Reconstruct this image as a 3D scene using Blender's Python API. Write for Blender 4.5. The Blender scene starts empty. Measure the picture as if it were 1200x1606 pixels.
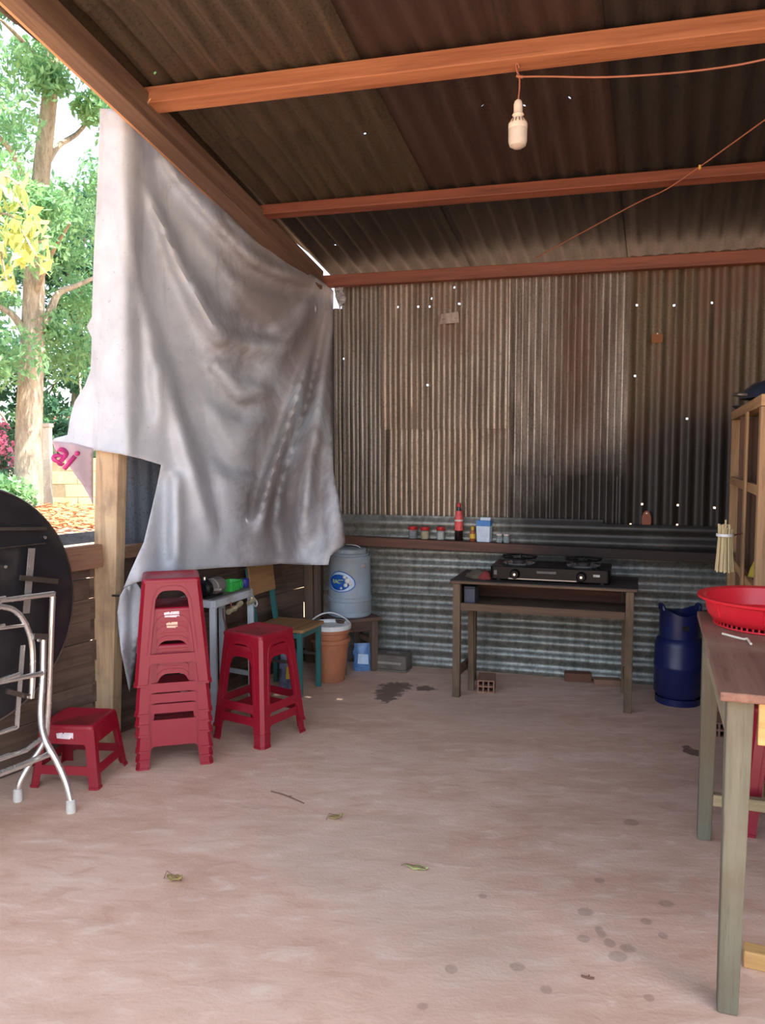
import bpy, bmesh, math, random
import numpy as np
from mathutils import Vector as V, Matrix, geometry
random.seed(7); np.random.seed(7)
sc = bpy.context.scene
COL = sc.collection
# ------------------------------------------------------------------ camera, world, sun, exposure
F, HC, HOR = 1250.0, 1.33, 712.0
PITCH = math.atan((803 - HOR) / F)
cam = bpy.data.cameras.new('camera'); cam_o = bpy.data.objects.new('camera', cam); COL.objects.link(cam_o)
cam.sensor_fit = 'VERTICAL'; cam.sensor_height = 36.0; cam.lens = F / 1606 * 36.0
cam.clip_start = 0.05; cam.clip_end = 300
cam_o.location = (0, 0, HC); cam_o.rotation_euler = (math.pi / 2 - PITCH, 0, 0)
sc.camera = cam_o
w = bpy.data.worlds.new('world'); sc.world = w; w.use_nodes = True
nt = w.node_tree; nt.nodes.clear()
sky = nt.nodes.new('ShaderNodeTexSky'); sky.sky_type = 'NISHITA'; sky.sun_disc = False
sky.sun_elevation = math.radians(64); sky.sun_rotation = math.radians(140); sky.air_density = 1.0; sky.dust_density = 2.5; sky.ozone_density = 1.0
bg = nt.nodes.new('ShaderNodeBackground'); bg.inputs['Strength'].default_value = 0.35
wo = nt.nodes.new('ShaderNodeOutputWorld')
hsv = nt.nodes.new('ShaderNodeHueSaturation'); hsv.inputs['Saturation'].default_value = 0.7
nt.links.new(sky.outputs[0], hsv.inputs['Color']); nt.links.new(hsv.outputs[0], bg.inputs[0]); nt.links.new(bg.outputs[0], wo.inputs[0])
sun = bpy.data.lights.new('sun', 'SUN'); sun.energy = 9.5; sun.angle = math.radians(0.6); sun.color = (1.0, 0.95, 0.86)
sun_o = bpy.data.objects.new('sun', sun); COL.objects.link(sun_o)
sun_o.rotation_euler = V((-0.36, 0.30, -1.0)).to_track_quat('-Z', 'Y').to_euler()
sc.view_settings.view_transform = 'Standard'; sc.view_settings.look = 'None'
sc.view_settings.gamma = 1.0; sc.view_settings.use_curve_mapping = False
sc.view_settings.exposure = 0.9

# ------------------------------------------------------------------ measuring helpers (pixel of the 1200x1606 photo -> point in the place)
FW = V((0, math.cos(PITCH), -math.sin(PITCH))); UPV = V((0, math.sin(PITCH), math.cos(PITCH))); O = V((0, 0, HC))
def ray(x, y): return V((1, 0, 0)) * ((x - 600) / F) + FW + UPV * ((803 - y) / F)
def fl(x, y, z=0.0):
    d = ray(x, y); return O + d * ((z - HC) / d.z)
def dp(x, y, Y):
    d = ray(x, y); return O + d * (Y / d.y)
def pl(x, y, P, n):
    d = ray(x, y); return O + d * ((P - O).dot(n) / d.dot(n))
_a, _b = fl(657, 1043), fl(1033, 1072)
U = (_b - _a).normalized(); N = V((U.y, -U.x, 0))            # along the back wall, and out of it into the room
if N.y > 0: N = -N
C = pl(500, 1031, _a, N); C.z = 0                               # floor corner back left
FOOT = fl(158, 1165)
WD = (FOOT - C); WD.z = 0; WD.normalize()                       # along the left wall towards the camera
MN = V((-WD.y, WD.x, 0))
if MN.x < 0: MN = -MN                                           # out of the left wall into the room
Z = V((0, 0, 1))
def wl(x, y, off=0.0): return pl(x, y, C + N * off, N)          # on the back wall
def lw(x, y, off=0.0): return pl(x, y, C + MN * off, MN)        # on the left wall
def ucoord(P): return (P - C).dot(U)
def sl(c):
    return tuple(((v / 255) / 12.92 if v / 255 <= 0.04045 else ((v / 255 + 0.055) / 1.055) ** 2.4) for v in c) + (1.0,)

# ------------------------------------------------------------------ node material helpers
class G:
    def __init__(s, name):
        s.m = bpy.data.materials.new(name); s.m.use_nodes = True; s.nt = s.m.node_tree; s.nt.nodes.clear()
        s.out = s.nt.nodes.new('ShaderNodeOutputMaterial')
    def node(s, t, ins=None, **kw):
        n = s.nt.nodes.new(t)
        for k, v in kw.items(): setattr(n, k, v)
        for k, v in (ins or {}).items(): s.put(n.inputs[k], v)
        return n
    def put(s, sock, v):
        if isinstance(v, bpy.types.NodeSocket): s.nt.links.new(v, sock)
        else: sock.default_value = v
    def math(s, op, a, b=0.0, c=None, clamp=False):
        n = s.node('ShaderNodeMath', {0: a, 1: b}, operation=op, use_clamp=clamp)
        if c is not None: s.put(n.inputs[2], c)
        return n.outputs[0]
    def mix(s, f, a, b, mode='MIX'):
        n = s.node('ShaderNodeMix', data_type='RGBA', blend_type=mode)
        s.put(n.inputs[0], f); s.put(n.inputs[6], a); s.put(n.inputs[7], b); return n.outputs[2]
    def noise(s, vec, scale, detail=4.0, rough=0.55, dist=0.0):
        return s.node('ShaderNodeTexNoise', {'Vector': vec, 'Scale': scale, 'Detail': detail, 'Roughness': rough, 'Distortion': dist}).outputs[0]
    def ramp(s, f, stops):
        n = s.node('ShaderNodeValToRGB', {0: f}); e = n.color_ramp.elements
        while len(e) < len(stops): e.new(0.5)
        for i, (p, c) in enumerate(stops):
            e[i].position = p; e[i].color = c if len(c) == 4 else tuple(c) + (1.0,)
        return n.outputs[0]
    def step(s, v, a, b):
        n = s.node('ShaderNodeMapRange', {0: v, 1: a, 2: b, 3: 0.0, 4: 1.0}, interpolation_type='SMOOTHSTEP'); return n.outputs[0]
    def coords(s, kind='Object', scale=(1, 1, 1), rnd=True, rot=(0, 0, 0)):
        tc = s.node('ShaderNodeTexCoord')
        mp = s.node('ShaderNodeMapping', {0: tc.outputs[kind], 'Scale': scale, 'Rotation': rot})
        if rnd:
            oi = s.node('ShaderNodeObjectInfo')
            cb = s.node('ShaderNodeCombineXYZ', {0: s.math('MULTIPLY', oi.outputs['Random'], 37.0), 1: s.math('MULTIPLY', oi.outputs['Random'], 11.0), 2: s.math('MULTIPLY', oi.outputs['Random'], 23.0)})
            s.nt.links.new(cb.outputs[0], mp.inputs['Location'])
        return mp.outputs[0]
    def pos(s): return s.node('ShaderNodeNewGeometry').outputs['Position']
    def bsdf(s, color, rough=0.6, metal=0.0, bump=None, strength=0.3, dist=0.01, **ins):
        b = s.node('ShaderNodeBsdfPrincipled', {'Base Color': color, 'Roughness': rough, 'Metallic': metal})
        for k, v in ins.items(): s.put(b.inputs[k], v)
        if bump is not None:
            bn = s.node('ShaderNodeBump', {'Height': bump, 'Strength': strength, 'Distance': dist}); s.nt.links.new(bn.outputs[0], b.inputs['Normal'])
        s.nt.links.new(b.outputs[0], s.out.inputs[0]); return b
def plain(name, c, rough=0.5, metal=0.0, var=0.12, scale=18, dirt=None, **ins):
    g = G(name); v = g.coords(); n = g.noise(v, scale, 5)
    cc = sl(c); lo = tuple(x * (1 - var) for x in cc[:3]) + (1,); hi = tuple(min(1, x * (1 + var)) for x in cc[:3]) + (1,)
    col = g.ramp(n, [(0.3, lo), (0.7, hi)])
    if dirt: col = g.mix(g.step(g.noise(v, 4.5, 8, 0.65), 0.48, 0.72), col, sl(dirt))
    g.bsdf(col, g.math('MULTIPLY_ADD', n, 0.2, rough - 0.1), metal, n, 0.08, 0.002, **ins); return g.m
def wood(name, c1, c2, axis='X', rough=0.7, grime=None, k=1.0, soot=None):
    g = G(name); s = [22 * k] * 3; s['XYZ'.index(axis)] = 1.3 * k
    v = g.coords(scale=tuple(s)); n = g.noise(v, 1.0, 6, 0.6, 0.6); n2 = g.noise(v, 4.0, 4, 0.6)
    col = g.ramp(n, [(0.32, sl(c2)), (0.62, sl(c1)), (0.8, tuple(x * 1.12 for x in sl(c1)[:3]))])
    col = g.mix(g.math('MULTIPLY', g.step(n2, 0.55, 0.7), 0.35), col, sl(tuple(x * 0.6 for x in c2)))
    vb = g.coords(scale=(1, 1, 1)); big = g.noise(vb, 3.0, 6, 0.6)
    if grime: col = g.mix(g.math('MULTIPLY', g.step(big, 0.5, 0.68), 0.75), col, sl(grime))
    if soot:   # smoke stain beside the stove, along the wall
        uu = g.math('SUBTRACT', g.node('ShaderNodeVectorMath', {0: g.pos(), 1: U}, operation='DOT_PRODUCT').outputs['Value'], C.dot(U))
        col = g.mix(g.math('MULTIPLY', g.step(g.math('MULTIPLY_ADD', big, 0.4, g.math('SUBTRACT', uu, 0.2)), soot[0], soot[1]), 0.88), col, sl((26, 23, 21)))
    g.bsdf(col, rough, 0.0, n2, 0.35, 0.004); return g.m

# ------------------------------------------------------------------ mesh helpers
class MB:
    def __init__(s): s.v = []; s.f = []; s.sm = []
    def add(s, vs, fs, sm=False):
        o = len(s.v); s.v += [tuple(p) for p in vs]; s.f += [tuple(i + o for i in f) for f in fs]; s.sm += [sm] * len(fs); return s
    def box(s, lo, hi, taper=None):
        x0, y0, z0 = lo; x1, y1, z1 = hi
        return s.add([(x0, y0, z0), (x1, y0, z0), (x1, y1, z0), (x0, y1, z0), (x0, y0, z1), (x1, y0, z1), (x1, y1, z1), (x0, y1, z1)],
                     [(0, 3, 2, 1), (4, 5, 6, 7), (0, 1, 5, 4), (1, 2, 6, 5), (2, 3, 7, 6), (3, 0, 4, 7)])
    def hexa(s, b, t):   # two quads, bottom and top, counter-clockwise
        return s.add(list(b) + list(t), [(0, 3, 2, 1), (4, 5, 6, 7), (0, 1, 5, 4), (1, 2, 6, 5), (2, 3, 7, 6), (3, 0, 4, 7)])
    def bar(s, p0, p1, w, h, up=Z):
        p0, p1 = V(p0), V(p1); d = (p1 - p0).normalized(); up = V(up)
        if abs(d.dot(up)) > 0.95: up = V((0, 1, 0))
        sx = d.cross(up).normalized(); uz = sx.cross(d).normalized()
        q = [(-w / 2, -h / 2), (w / 2, -h / 2), (w / 2, h / 2), (-w / 2, h / 2)]
        return s.add([p0 + sx * a + uz * b for a, b in q] + [p1 + sx * a + uz * b for a, b in q],
                     [(0, 1, 2, 3), (7, 6, 5, 4), (0, 4, 5, 1), (1, 5, 6, 2), (2, 6, 7, 3), (3, 7, 4, 0)])
    def tube(s, pts, r, seg=8, cap=True, smooth=True):
        pts = [V(p) for p in pts]; n = len(pts); rs = r if isinstance(r, (list, tuple)) else [r] * n
        vs = []; fs = []; prev = None
        for i, p in enumerate(pts):
            t = (pts[min(i + 1, n - 1)] - pts[max(i - 1, 0)]).normalized()
            if prev is None:
                a = V((0, 0, 1)) if abs(t.z) < 0.9 else V((1, 0, 0)); x = t.cross(a).normalized()
            else: x = (prev - t * prev.dot(t)).normalized()
            prev = x; y = t.cross(x)
            for k in range(seg):
                an = 2 * math.pi * k / seg; vs.append(p + (x * math.cos(an) + y * math.sin(an)) * rs[i])
        for i in range(n - 1):
            for k in range(seg):
                fs.append((i * seg + k, i * seg + (k + 1) % seg, (i + 1) * seg + (k + 1) % seg, (i + 1) * seg + k))
        s.add(vs, fs, smooth)
        if cap:
            o = len(s.v) - n * seg
            s.f += [tuple(o + k for k in reversed(range(seg))), tuple(o + (n - 1) * seg + k for k in range(seg))]; s.sm += [False, False]
        return s
    def lathe(s, prof, seg=24, c=(0, 0, 0), capb=True, capt=True, smooth=True, sq=None):
        vs = []; fs = []; n = len(prof)
        for r, z in prof:
            for k in range(seg):
                an = 2 * math.pi * k / seg; x, y = math.cos(an), math.sin(an)
                vs.append((c[0] + r * x, c[1] + r * y, c[2] + z))
        for i in range(n - 1):
            for k in range(seg):
                fs.append((i * seg + k, i * seg + (k + 1) % seg, (i + 1) * seg + (k + 1) % seg, (i + 1) * seg + k))
        s.add(vs, fs, smooth); o = len(s.v) - n * seg
        if capb: s.f.append(tuple(o + k for k in reversed(range(seg)))); s.sm.append(False)
        if capt: s.f.append(tuple(o + (n - 1) * seg + k for k in range(seg))); s.sm.append(False)
        return s
    def prism(s, outer, holes, fn, t):     # 2D outline with holes; fn(x, y, d) -> 3D; thickness t
        loops = [outer] + list(holes)
        tri = geometry.tessellate_polygon([[V((p[0], p[1], 0)) for p in l] for l in loops])
        flat = [p for l in loops for p in l]; n = len(flat)
        vs = [fn(p[0], p[1], 0) for p in flat] + [fn(p[0], p[1], t) for p in flat]
        fs = [tuple(q) for q in tri] + [tuple(i + n for i in reversed(q)) for q in tri]
        o = 0
        for l in loops:
            m = len(l)
            for i in range(m): fs.append((o + i, o + (i + 1) % m, n + o + (i + 1) % m, n + o + i))
            o += m
        return s.add(vs, fs)
    def build(s, name, mat, parent=None, bevel=0, M=None, recalc=True, solid=0, sub=0, ang=38):
        me = bpy.data.meshes.new(name); me.from_pydata(s.v, [], s.f)
        if recalc:
            bm = bmesh.new(); bm.from_mesh(me); bmesh.ops.recalc_face_normals(bm, faces=bm.faces); bm.to_mesh(me); bm.free()
        if any(s.sm):
            me.polygons.foreach_set('use_smooth', [True] * len(me.polygons)); me.set_sharp_from_angle(angle=math.radians(ang))
        me.materials.append(mat); me.update()
        return link(name, me, parent, bevel, M, solid, sub)
def link(name, me, parent=None, bevel=0, M=None, solid=0, sub=0):
    o = bpy.data.objects.new(name, me); COL.objects.link(o)
    if parent: o.parent = parent
    if M is not None: o.matrix_basis = M
    if solid:
        q = o.modifiers.new('thickness', 'SOLIDIFY'); q.thickness = solid; q.offset = 0
    if bevel:
        q = o.modifiers.new('bevel', 'BEVEL'); q.width = bevel; q.segments = 2; q.limit_method = 'ANGLE'; q.angle_limit = math.radians(40)
    if sub:
        q = o.modifiers.new('sub', 'SUBSURF'); q.levels = sub; q.render_levels = sub
    return o
def tag(o, label=None, cat=None, group=None, kind=None):
    if label: o['label'] = label
    if cat: o['category'] = cat
    if group: o['group'] = group
    if kind: o['kind'] = kind
    return o
def thing(name, label, cat, loc=(0, 0, 0), rz=0.0, group=None, kind=None):
    o = bpy.data.objects.new(name, None); COL.objects.link(o); o.empty_display_size = 0.1
    o.location = loc; o.rotation_euler = (0, 0, rz)
    o.matrix_basis = Matrix.Translation(V(loc)) @ Matrix.Rotation(rz, 4, 'Z')
    return tag(o, label, cat, group, kind)
def copy_tree(o, parent=None):
    c = o.copy(); COL.objects.link(c); c.parent = parent
    for ch in list(o.children): copy_tree(ch, c)
    return c
def frame(ox, x, y, z):
    m = Matrix.Identity(4)
    for i, a in enumerate((x, y, z)):
        for j in range(3): m[j][i] = a[j]
    for j in range(3): m[j][3] = ox[j]
    return m
def beam(name, p0, p1, wd, ht, mat, parent, up=Z, bevel=0.004, wob=0.0):
    p0, p1 = V(p0), V(p1); L = (p1 - p0).length; x = (p1 - p0) / L
    y = V(up).cross(x).normalized(); z = x.cross(y)
    b = MB()
    if wob:
        n = 7; vs = []; fs = []
        for i in range(n):
            t = L * i / (n - 1); a = random.uniform(-wob, wob); c = random.uniform(-wob, wob)
            vs += [(t, -wd / 2 + a, -ht / 2 + c), (t, wd / 2 + a, -ht / 2 - c), (t, wd / 2 + a, ht / 2 + a), (t, -wd / 2 + a, ht / 2 + c)]
        for i in range(n - 1):
            for k in range(4): fs.append((i * 4 + k, i * 4 + (k + 1) % 4, i * 4 + 4 + (k + 1) % 4, i * 4 + 4 + k))
        fs += [(0, 1, 2, 3), (n * 4 - 1, n * 4 - 2, n * 4 - 3, n * 4 - 4)]; b.add(vs, fs)
    else: b.box((0, -wd / 2, -ht / 2), (L, wd / 2, ht / 2))
    M = frame(p0, x, y, z)
    if parent is not None: M = parent.matrix_basis.inverted() @ M
    return b.build(name, mat, parent, bevel, M)
def arcpts(cx, cy, r, a0, a1, n):
    return [(cx + r * math.cos(a0 + (a1 - a0) * i / n), cy + r * math.sin(a0 + (a1 - a0) * i / n)) for i in range(n + 1)]
def rrect(x0, y0, x1, y1, r, n=4):
    h = math.pi / 2
    return arcpts(x1 - r, y0 + r, r, -h, 0, n) + arcpts(x1 - r, y1 - r, r, 0, h, n) + arcpts(x0 + r, y1 - r, r, h, 2 * h, n) + arcpts(x0 + r, y0 + r, r, 2 * h, 3 * h, n)
def smooth_path(pts, k=6):
    pts = [V(p) for p in pts]; out = []
    for i in range(len(pts) - 1):
        p0 = pts[max(i - 1, 0)]; p1 = pts[i]; p2 = pts[i + 1]; p3 = pts[min(i + 2, len(pts) - 1)]
        for j in range(k):
            t = j / k; out.append(0.5 * ((2 * p1) + (p2 - p0) * t + (2 * p0 - 5 * p1 + 4 * p2 - p3) * t * t + (3 * p1 - p0 - 3 * p2 + p3) * t ** 3))
    out.append(pts[-1]); return out
def cdt(outline, step):               # 2D outline -> verts, tris with an inner grid
    pts = []
    n = len(outline)
    for i in range(n):
        a, b = V(outline[i]), V(outline[(i + 1) % n]); m = max(1, int((b - a).length / step))
        pts += [a + (b - a) * (j / m) for j in range(m)]
    nb = len(pts); xs = [p.x for p in pts]; ys = [p.y for p in pts]
    def inside(p):
        r = False; j = nb - 1
        for i in range(nb):
            if (pts[i].y > p[1]) != (pts[j].y > p[1]) and p[0] < (pts[j].x - pts[i].x) * (p[1] - pts[i].y) / (pts[j].y - pts[i].y) + pts[i].x: r = not r
            j = i
        return r
    bnd = np.array([(p.x, p.y) for p in pts]); inner = []
    y = min(ys) + step * 0.5; row = 0
    while y < max(ys):
        x = min(xs) + step * (0.5 + 0.5 * (row % 2))
        while x < max(xs):
            if inside((x, y)) and np.min(np.hypot(bnd[:, 0] - x, bnd[:, 1] - y)) > step * 0.55: inner.append(V((x, y)))
            x += step
        y += step * 0.87; row += 1
    r = geometry.delaunay_2d_cdt(pts + inner, [(i, (i + 1) % nb) for i in range(nb)], [], 1, 1e-6)
    return r[0], r[2]

# ------------------------------------------------------------------ materials
W_BEAM = wood('orange_beam_wood', (170, 112, 76), (138, 82, 52), 'X', 0.65)
W_RED = wood('red_beam_wood', (126, 70, 48), (96, 50, 34), 'X', 0.65)
W_PLATE = wood('plate_wood', (116, 90, 72), (86, 64, 50), 'X', 0.75)
W_POST = wood('post_wood', (198, 172, 136), (164, 136, 104), 'Z', 0.75, (136, 118, 96))
W_RAIL = wood('rail_wood', (146, 110, 86), (116, 84, 64), 'X', 0.75)
W_PLANK = wood('weathered_plank', (112, 92, 78), (74, 58, 48), 'X', 0.85, (60, 46, 38))
W_SHELF = wood('shelf_wood', (112, 76, 62), (78, 52, 42), 'X', 0.75, soot=(1.05, 1.6))
W_GREYZ = wood('weathered_grey_wood_z', (116, 113, 94), (90, 87, 70), 'Z', 0.8, (104, 92, 74))
W_GREYY = wood('weathered_grey_wood_y', (160, 148, 120), (126, 114, 90), 'Y', 0.8, (128, 110, 84))
W_GREYX = wood('weathered_grey_wood_x', (170, 152, 116), (140, 122, 90), 'X', 0.8)
W_TOPR = wood('stained_table_top', (140, 104, 86), (112, 74, 62), 'Y', 0.7, (150, 128, 104))
W_YEL = wood('yellow_wood', (204, 164, 104), (176, 134, 80), 'X', 0.7)
W_YELZ = wood('yellow_wood_z', (178, 142, 102), (150, 116, 80), 'Z', 0.7)
W_YELY = wood('yellow_wood_y', (186, 148, 104), (156, 118, 82), 'Y', 0.7)
W_DARKY = wood('dark_panel_wood', (112, 82, 62), (86, 62, 46), 'Z', 0.8)
W_DESKZ = wood('desk_wood_z', (116, 96, 74), (86, 70, 54), 'Z', 0.8, (72, 58, 44))
W_DESKX = wood('desk_wood_x', (112, 88, 68), (82, 62, 48), 'X', 0.8, (70, 52, 40))
W_DESKT = wood('desk_sooty_top', (66, 58, 54), (38, 34, 32), 'X', 0.75)
W_STZ = wood('stand_wood_z', (112, 92, 78), (80, 64, 54), 'Z', 0.85)
W_STX = wood('stand_wood_x', (108, 84, 70), (76, 58, 48), 'X', 0.85)
W_SEAT = wood('chair_seat_wood', (164, 126, 84), (134, 98, 62), 'X', 0.6)
def red_plastic(name, c, d):
    g = G(name); v = g.coords(); n = g.noise(v, 6, 8, 0.7); n2 = g.noise(v, 60, 3)
    col = g.mix(g.math('MULTIPLY', g.step(n, 0.52, 0.78), 0.35), sl(c), sl(d))
    g.bsdf(col, g.math('MULTIPLY_ADD', n, 0.5, 0.15), 0, n2, 0.05, 0.001); return g.m
P_RED = red_plastic('red_stool_plastic', (142, 18, 40), (166, 72, 82))
P_RED2 = red_plastic('maroon_stool_plastic', (150, 30, 56), (120, 40, 60))
P_BASK = red_plastic('red_basket_plastic', (214, 34, 48), (226, 70, 78))
P_TEAL = plain('teal_paint', (52, 112, 112), 0.5, dirt=(86, 104, 96))
P_WHITE = plain('white_paint', (196, 206, 214), 0.45, dirt=(160, 160, 158))
P_WLID = plain('white_plastic', (222, 224, 222), 0.4)
P_BUCK = plain('terracotta_plastic', (176, 112, 80), 0.45, dirt=(150, 98, 74))
P_DRUM = plain('grey_blue_plastic', (152, 168, 182), 0.45, dirt=(140, 148, 148))
P_BLUE = plain('blue_decal', (24, 88, 176), 0.35)
P_PALE = plain('pale_blue_decal', (190, 214, 240), 0.35)
P_YTXT = plain('lime_print', (206, 226, 120), 0.4)
P_GAS = plain('navy_paint', (24, 34, 84), 0.35, dirt=(18, 25, 60))
P_BLACK = plain('black_enamel', (16, 16, 18), 0.3, **{'Specular IOR Level': 0.15})
P_BLK2 = plain('black_rubber', (26, 26, 28), 0.6)
P_GREY = plain('grey_casting', (118, 112, 108), 0.5)
P_GREEN = plain('green_plastic', (64, 190, 84), 0.45)
P_LBLUE = plain('small_blue_plastic', (48, 52, 140), 0.4)
P_CHROME = plain('stainless', (224, 222, 218), 0.25, 0.8, 0.06)
P_DULLM = plain('dull_steel', (150, 148, 144), 0.38, 1.0, 0.1, dirt=(110, 96, 84))
P_BRASS = plain('brass_fitting', (206, 196, 160), 0.35, 0.6)
P_CAP = plain('white_rubber_foot', (206, 204, 196), 0.6)
P_BRICK = plain('fired_brick', (150, 112, 92), 0.9, dirt=(120, 88, 72))
P_CONC = plain('sooty_concrete', (112, 104, 96), 0.9, dirt=(60, 52, 46))
P_CORD = plain('copper_brown_cord', (150, 92, 66), 0.5)
P_BULBW = plain('bulb_body_white', (226, 214, 196), 0.4)
P_BULBD = plain('bulb_diffuser', (196, 186, 172), 0.35)
P_BAMB = plain('bamboo_stick', (214, 196, 150), 0.6, var=0.2, scale=5)
P_STRAW = plain('cream_straw', (226, 216, 190), 0.5)
P_LEAF1 = plain('dry_leaf', (158, 140, 88), 0.7); P_LEAF2 = plain('pale_green_leaf', (184, 190, 124), 0.7)
P_TWIG = plain('twig_bark', (112, 80, 66), 0.8)
P_REDL = plain('red_lid', (176, 36, 40), 0.4); P_YFILL = plain('yellow_spice', (206, 168, 60), 0.6); P_WFILL = plain('white_salt', (206, 206, 200), 0.6)
P_SOY = plain('soy_sauce', (34, 24, 22), 0.2); P_LABR = plain('pink_red_label', (214, 84, 84), 0.5, var=0.35, scale=90); P_LABW = plain('off_white_label', (206, 196, 186), 0.5)
P_AMBER = plain('amber_sauce', (150, 84, 40), 0.3); P_CARTB = plain('carton_blue', (66, 124, 186), 0.5); P_CARTW = plain('carton_white', (196, 212, 226), 0.5, var=0.15, scale=40)
P_STICK = plain('torn_white_sticker', (226, 214, 214), 0.6, var=0.2, scale=60); P_STICK2 = plain('torn_cream_sticker', (222, 196, 168), 0.6, var=0.2, scale=60)
P_MAG = plain('magenta_print', (226, 74, 150), 0.5)
def glassy(name, c, rough=0.08, alpha=0.45):
    g = G(name); b = g.bsdf(sl(c), rough, 0.0); b.inputs['Transmission Weight'].default_value = 0.75; b.inputs['IOR'].default_value = 1.2; return g.m
P_GLASS = glassy('jar_glass', (214, 224, 224))
# galvanised sheets: grain, rust and soot lie where they are on the wall
def sheet_metal(name, c1, c2, rust=0.35, rustc=(110, 70, 46), metal=0.55, rough=0.42, soot=True, streak='Y', top_brown=0.0):
    g = G(name); sc3 = {'Y': (26, 1.6, 26), 'X': (1.6, 26, 26)}[streak]
    v = g.coords(scale=sc3); v1 = g.coords(scale=(1, 1, 1)); n = g.noise(v, 1.0, 6, 0.65); fine = g.noise(v1, 75, 5, 0.7); big = g.noise(v1, 2.2, 7, 0.62)
    col = g.ramp(n, [(0.3, sl(c2)), (0.66, sl(c1))])
    col = g.mix(g.math('MULTIPLY', g.step(fine, 0.5, 0.66), 0.5), col, sl(tuple(x * 0.55 for x in c2)))
    rm = g.step(g.math('MULTIPLY_ADD', n, 0.45, g.math('MULTIPLY', big, 0.75)), 0.72 - rust * 0.4, 0.86 - rust * 0.3)
    mt = metal
    P = g.pos()
    uu = g.node('ShaderNodeVectorMath', {0: P, 1: U}, operation='DOT_PRODUCT').outputs['Value']
    uu = g.math('SUBTRACT', uu, C.dot(U)); zz = g.node('ShaderNodeSeparateXYZ', {0: P}).outputs[2]
    wob = g.math('MULTIPLY', g.math('SUBTRACT', g.noise(P, 3.5, 7, 0.65), 0.5), 1.0)
    if top_brown:
        tb = g.step(g.math('ADD', zz, wob), 1.55, 2.25); rm = g.math('MAXIMUM', rm, g.math('MULTIPLY', tb, top_brown))
    col = g.mix(g.math('MULTIPLY', rm, 0.85), col, sl(rustc))
    mtn = g.math('MULTIPLY', g.math('SUBTRACT', 1.0, rm), metal)
    if soot:
        def blob(cu, cz, ru, rz, a, b):
            du = g.math('DIVIDE', g.math('SUBTRACT', uu, cu), ru); dz = g.math('DIVIDE', g.math('SUBTRACT', zz, cz), rz)
            d = g.math('SQRT', g.math('ADD', g.math('MULTIPLY', du, du), g.math('MULTIPLY', dz, dz)))
            return g.math('SUBTRACT', 1.0, g.step(g.math('MULTIPLY_ADD', wob, 0.8, d), a, b))
        sm = g.math('MAXIMUM', blob(1.75, 1.0, 0.62, 0.42, 0.4, 1.3), blob(2.4, 1.1, 0.8, 0.58, 0.4, 1.25))
        sm = g.math('MULTIPLY', sm, 0.93)
        col = g.mix(sm, col, sl((28, 26, 24))); mtn = g.math('MULTIPLY', mtn, g.math('SUBTRACT', 1.0, sm))
        bb = g.math('MULTIPLY', blob(1.62, 1.75, 0.20, 0.75, 0.2, 1.3), 0.7); col = g.mix(g.math('MULTIPLY', bb, g.math('SUBTRACT', 1.0, sm)), col, sl((98, 64, 44)))
        mtn = g.math('MULTIPLY', mtn, g.math('SUBTRACT', 1.0, bb))
    g.bsdf(col, g.math('MULTIPLY_ADD', fine, 0.3, rough - 0.12), mtn, fine, 0.25, 0.003); return g.m
S_WALL1 = sheet_metal('galvanised_dark', (150, 142, 132), (98, 90, 84), 0.15, (108, 86, 66), top_brown=0.35, metal=0.72, rough=0.38)
S_WALL2 = sheet_metal('galvanised_brownish', (168, 154, 138), (116, 102, 90), 0.28, (112, 88, 68), top_brown=0.4, metal=0.72, rough=0.38)
S_WALL3 = sheet_metal('galvanised_spotted', (190, 180, 168), (104, 94, 86), 0.2, (108, 86, 68), top_brown=0.3, metal=0.72, rough=0.38)
S_WALL4 = sheet_metal('galvanised_brown_green', (116, 100, 76), (80, 68, 52), 0.5, (92, 64, 44), 0.35, 0.5)
S_LOW = sheet_metal('galvanised_low', (156, 158, 150), (104, 106, 100), 0.2, (112, 96, 82), 0.55, 0.4, streak='X')
S_LOW.name = 'galvanised_low'
S_ROOF1 = sheet_metal('roof_sheet_olive', (84, 72, 56), (56, 47, 38), 0.2, (62, 44, 32), 0.3, 0.6, soot=False)
S_ROOF2 = sheet_metal('roof_sheet_rust', (66, 46, 38), (44, 31, 26), 0.6, (54, 36, 28), 0.2, 0.65, soot=False)
S_ROOF3 = sheet_metal('roof_sheet_dark', (44, 37, 33), (28, 24, 22), 0.4, (38, 29, 24), 0.2, 0.65, soot=False)
S_SLATE = sheet_metal('slate_sheet', (126, 136, 148), (98, 107, 118), 0.05, (70, 66, 64), 0.2, 0.6, soot=False)

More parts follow.
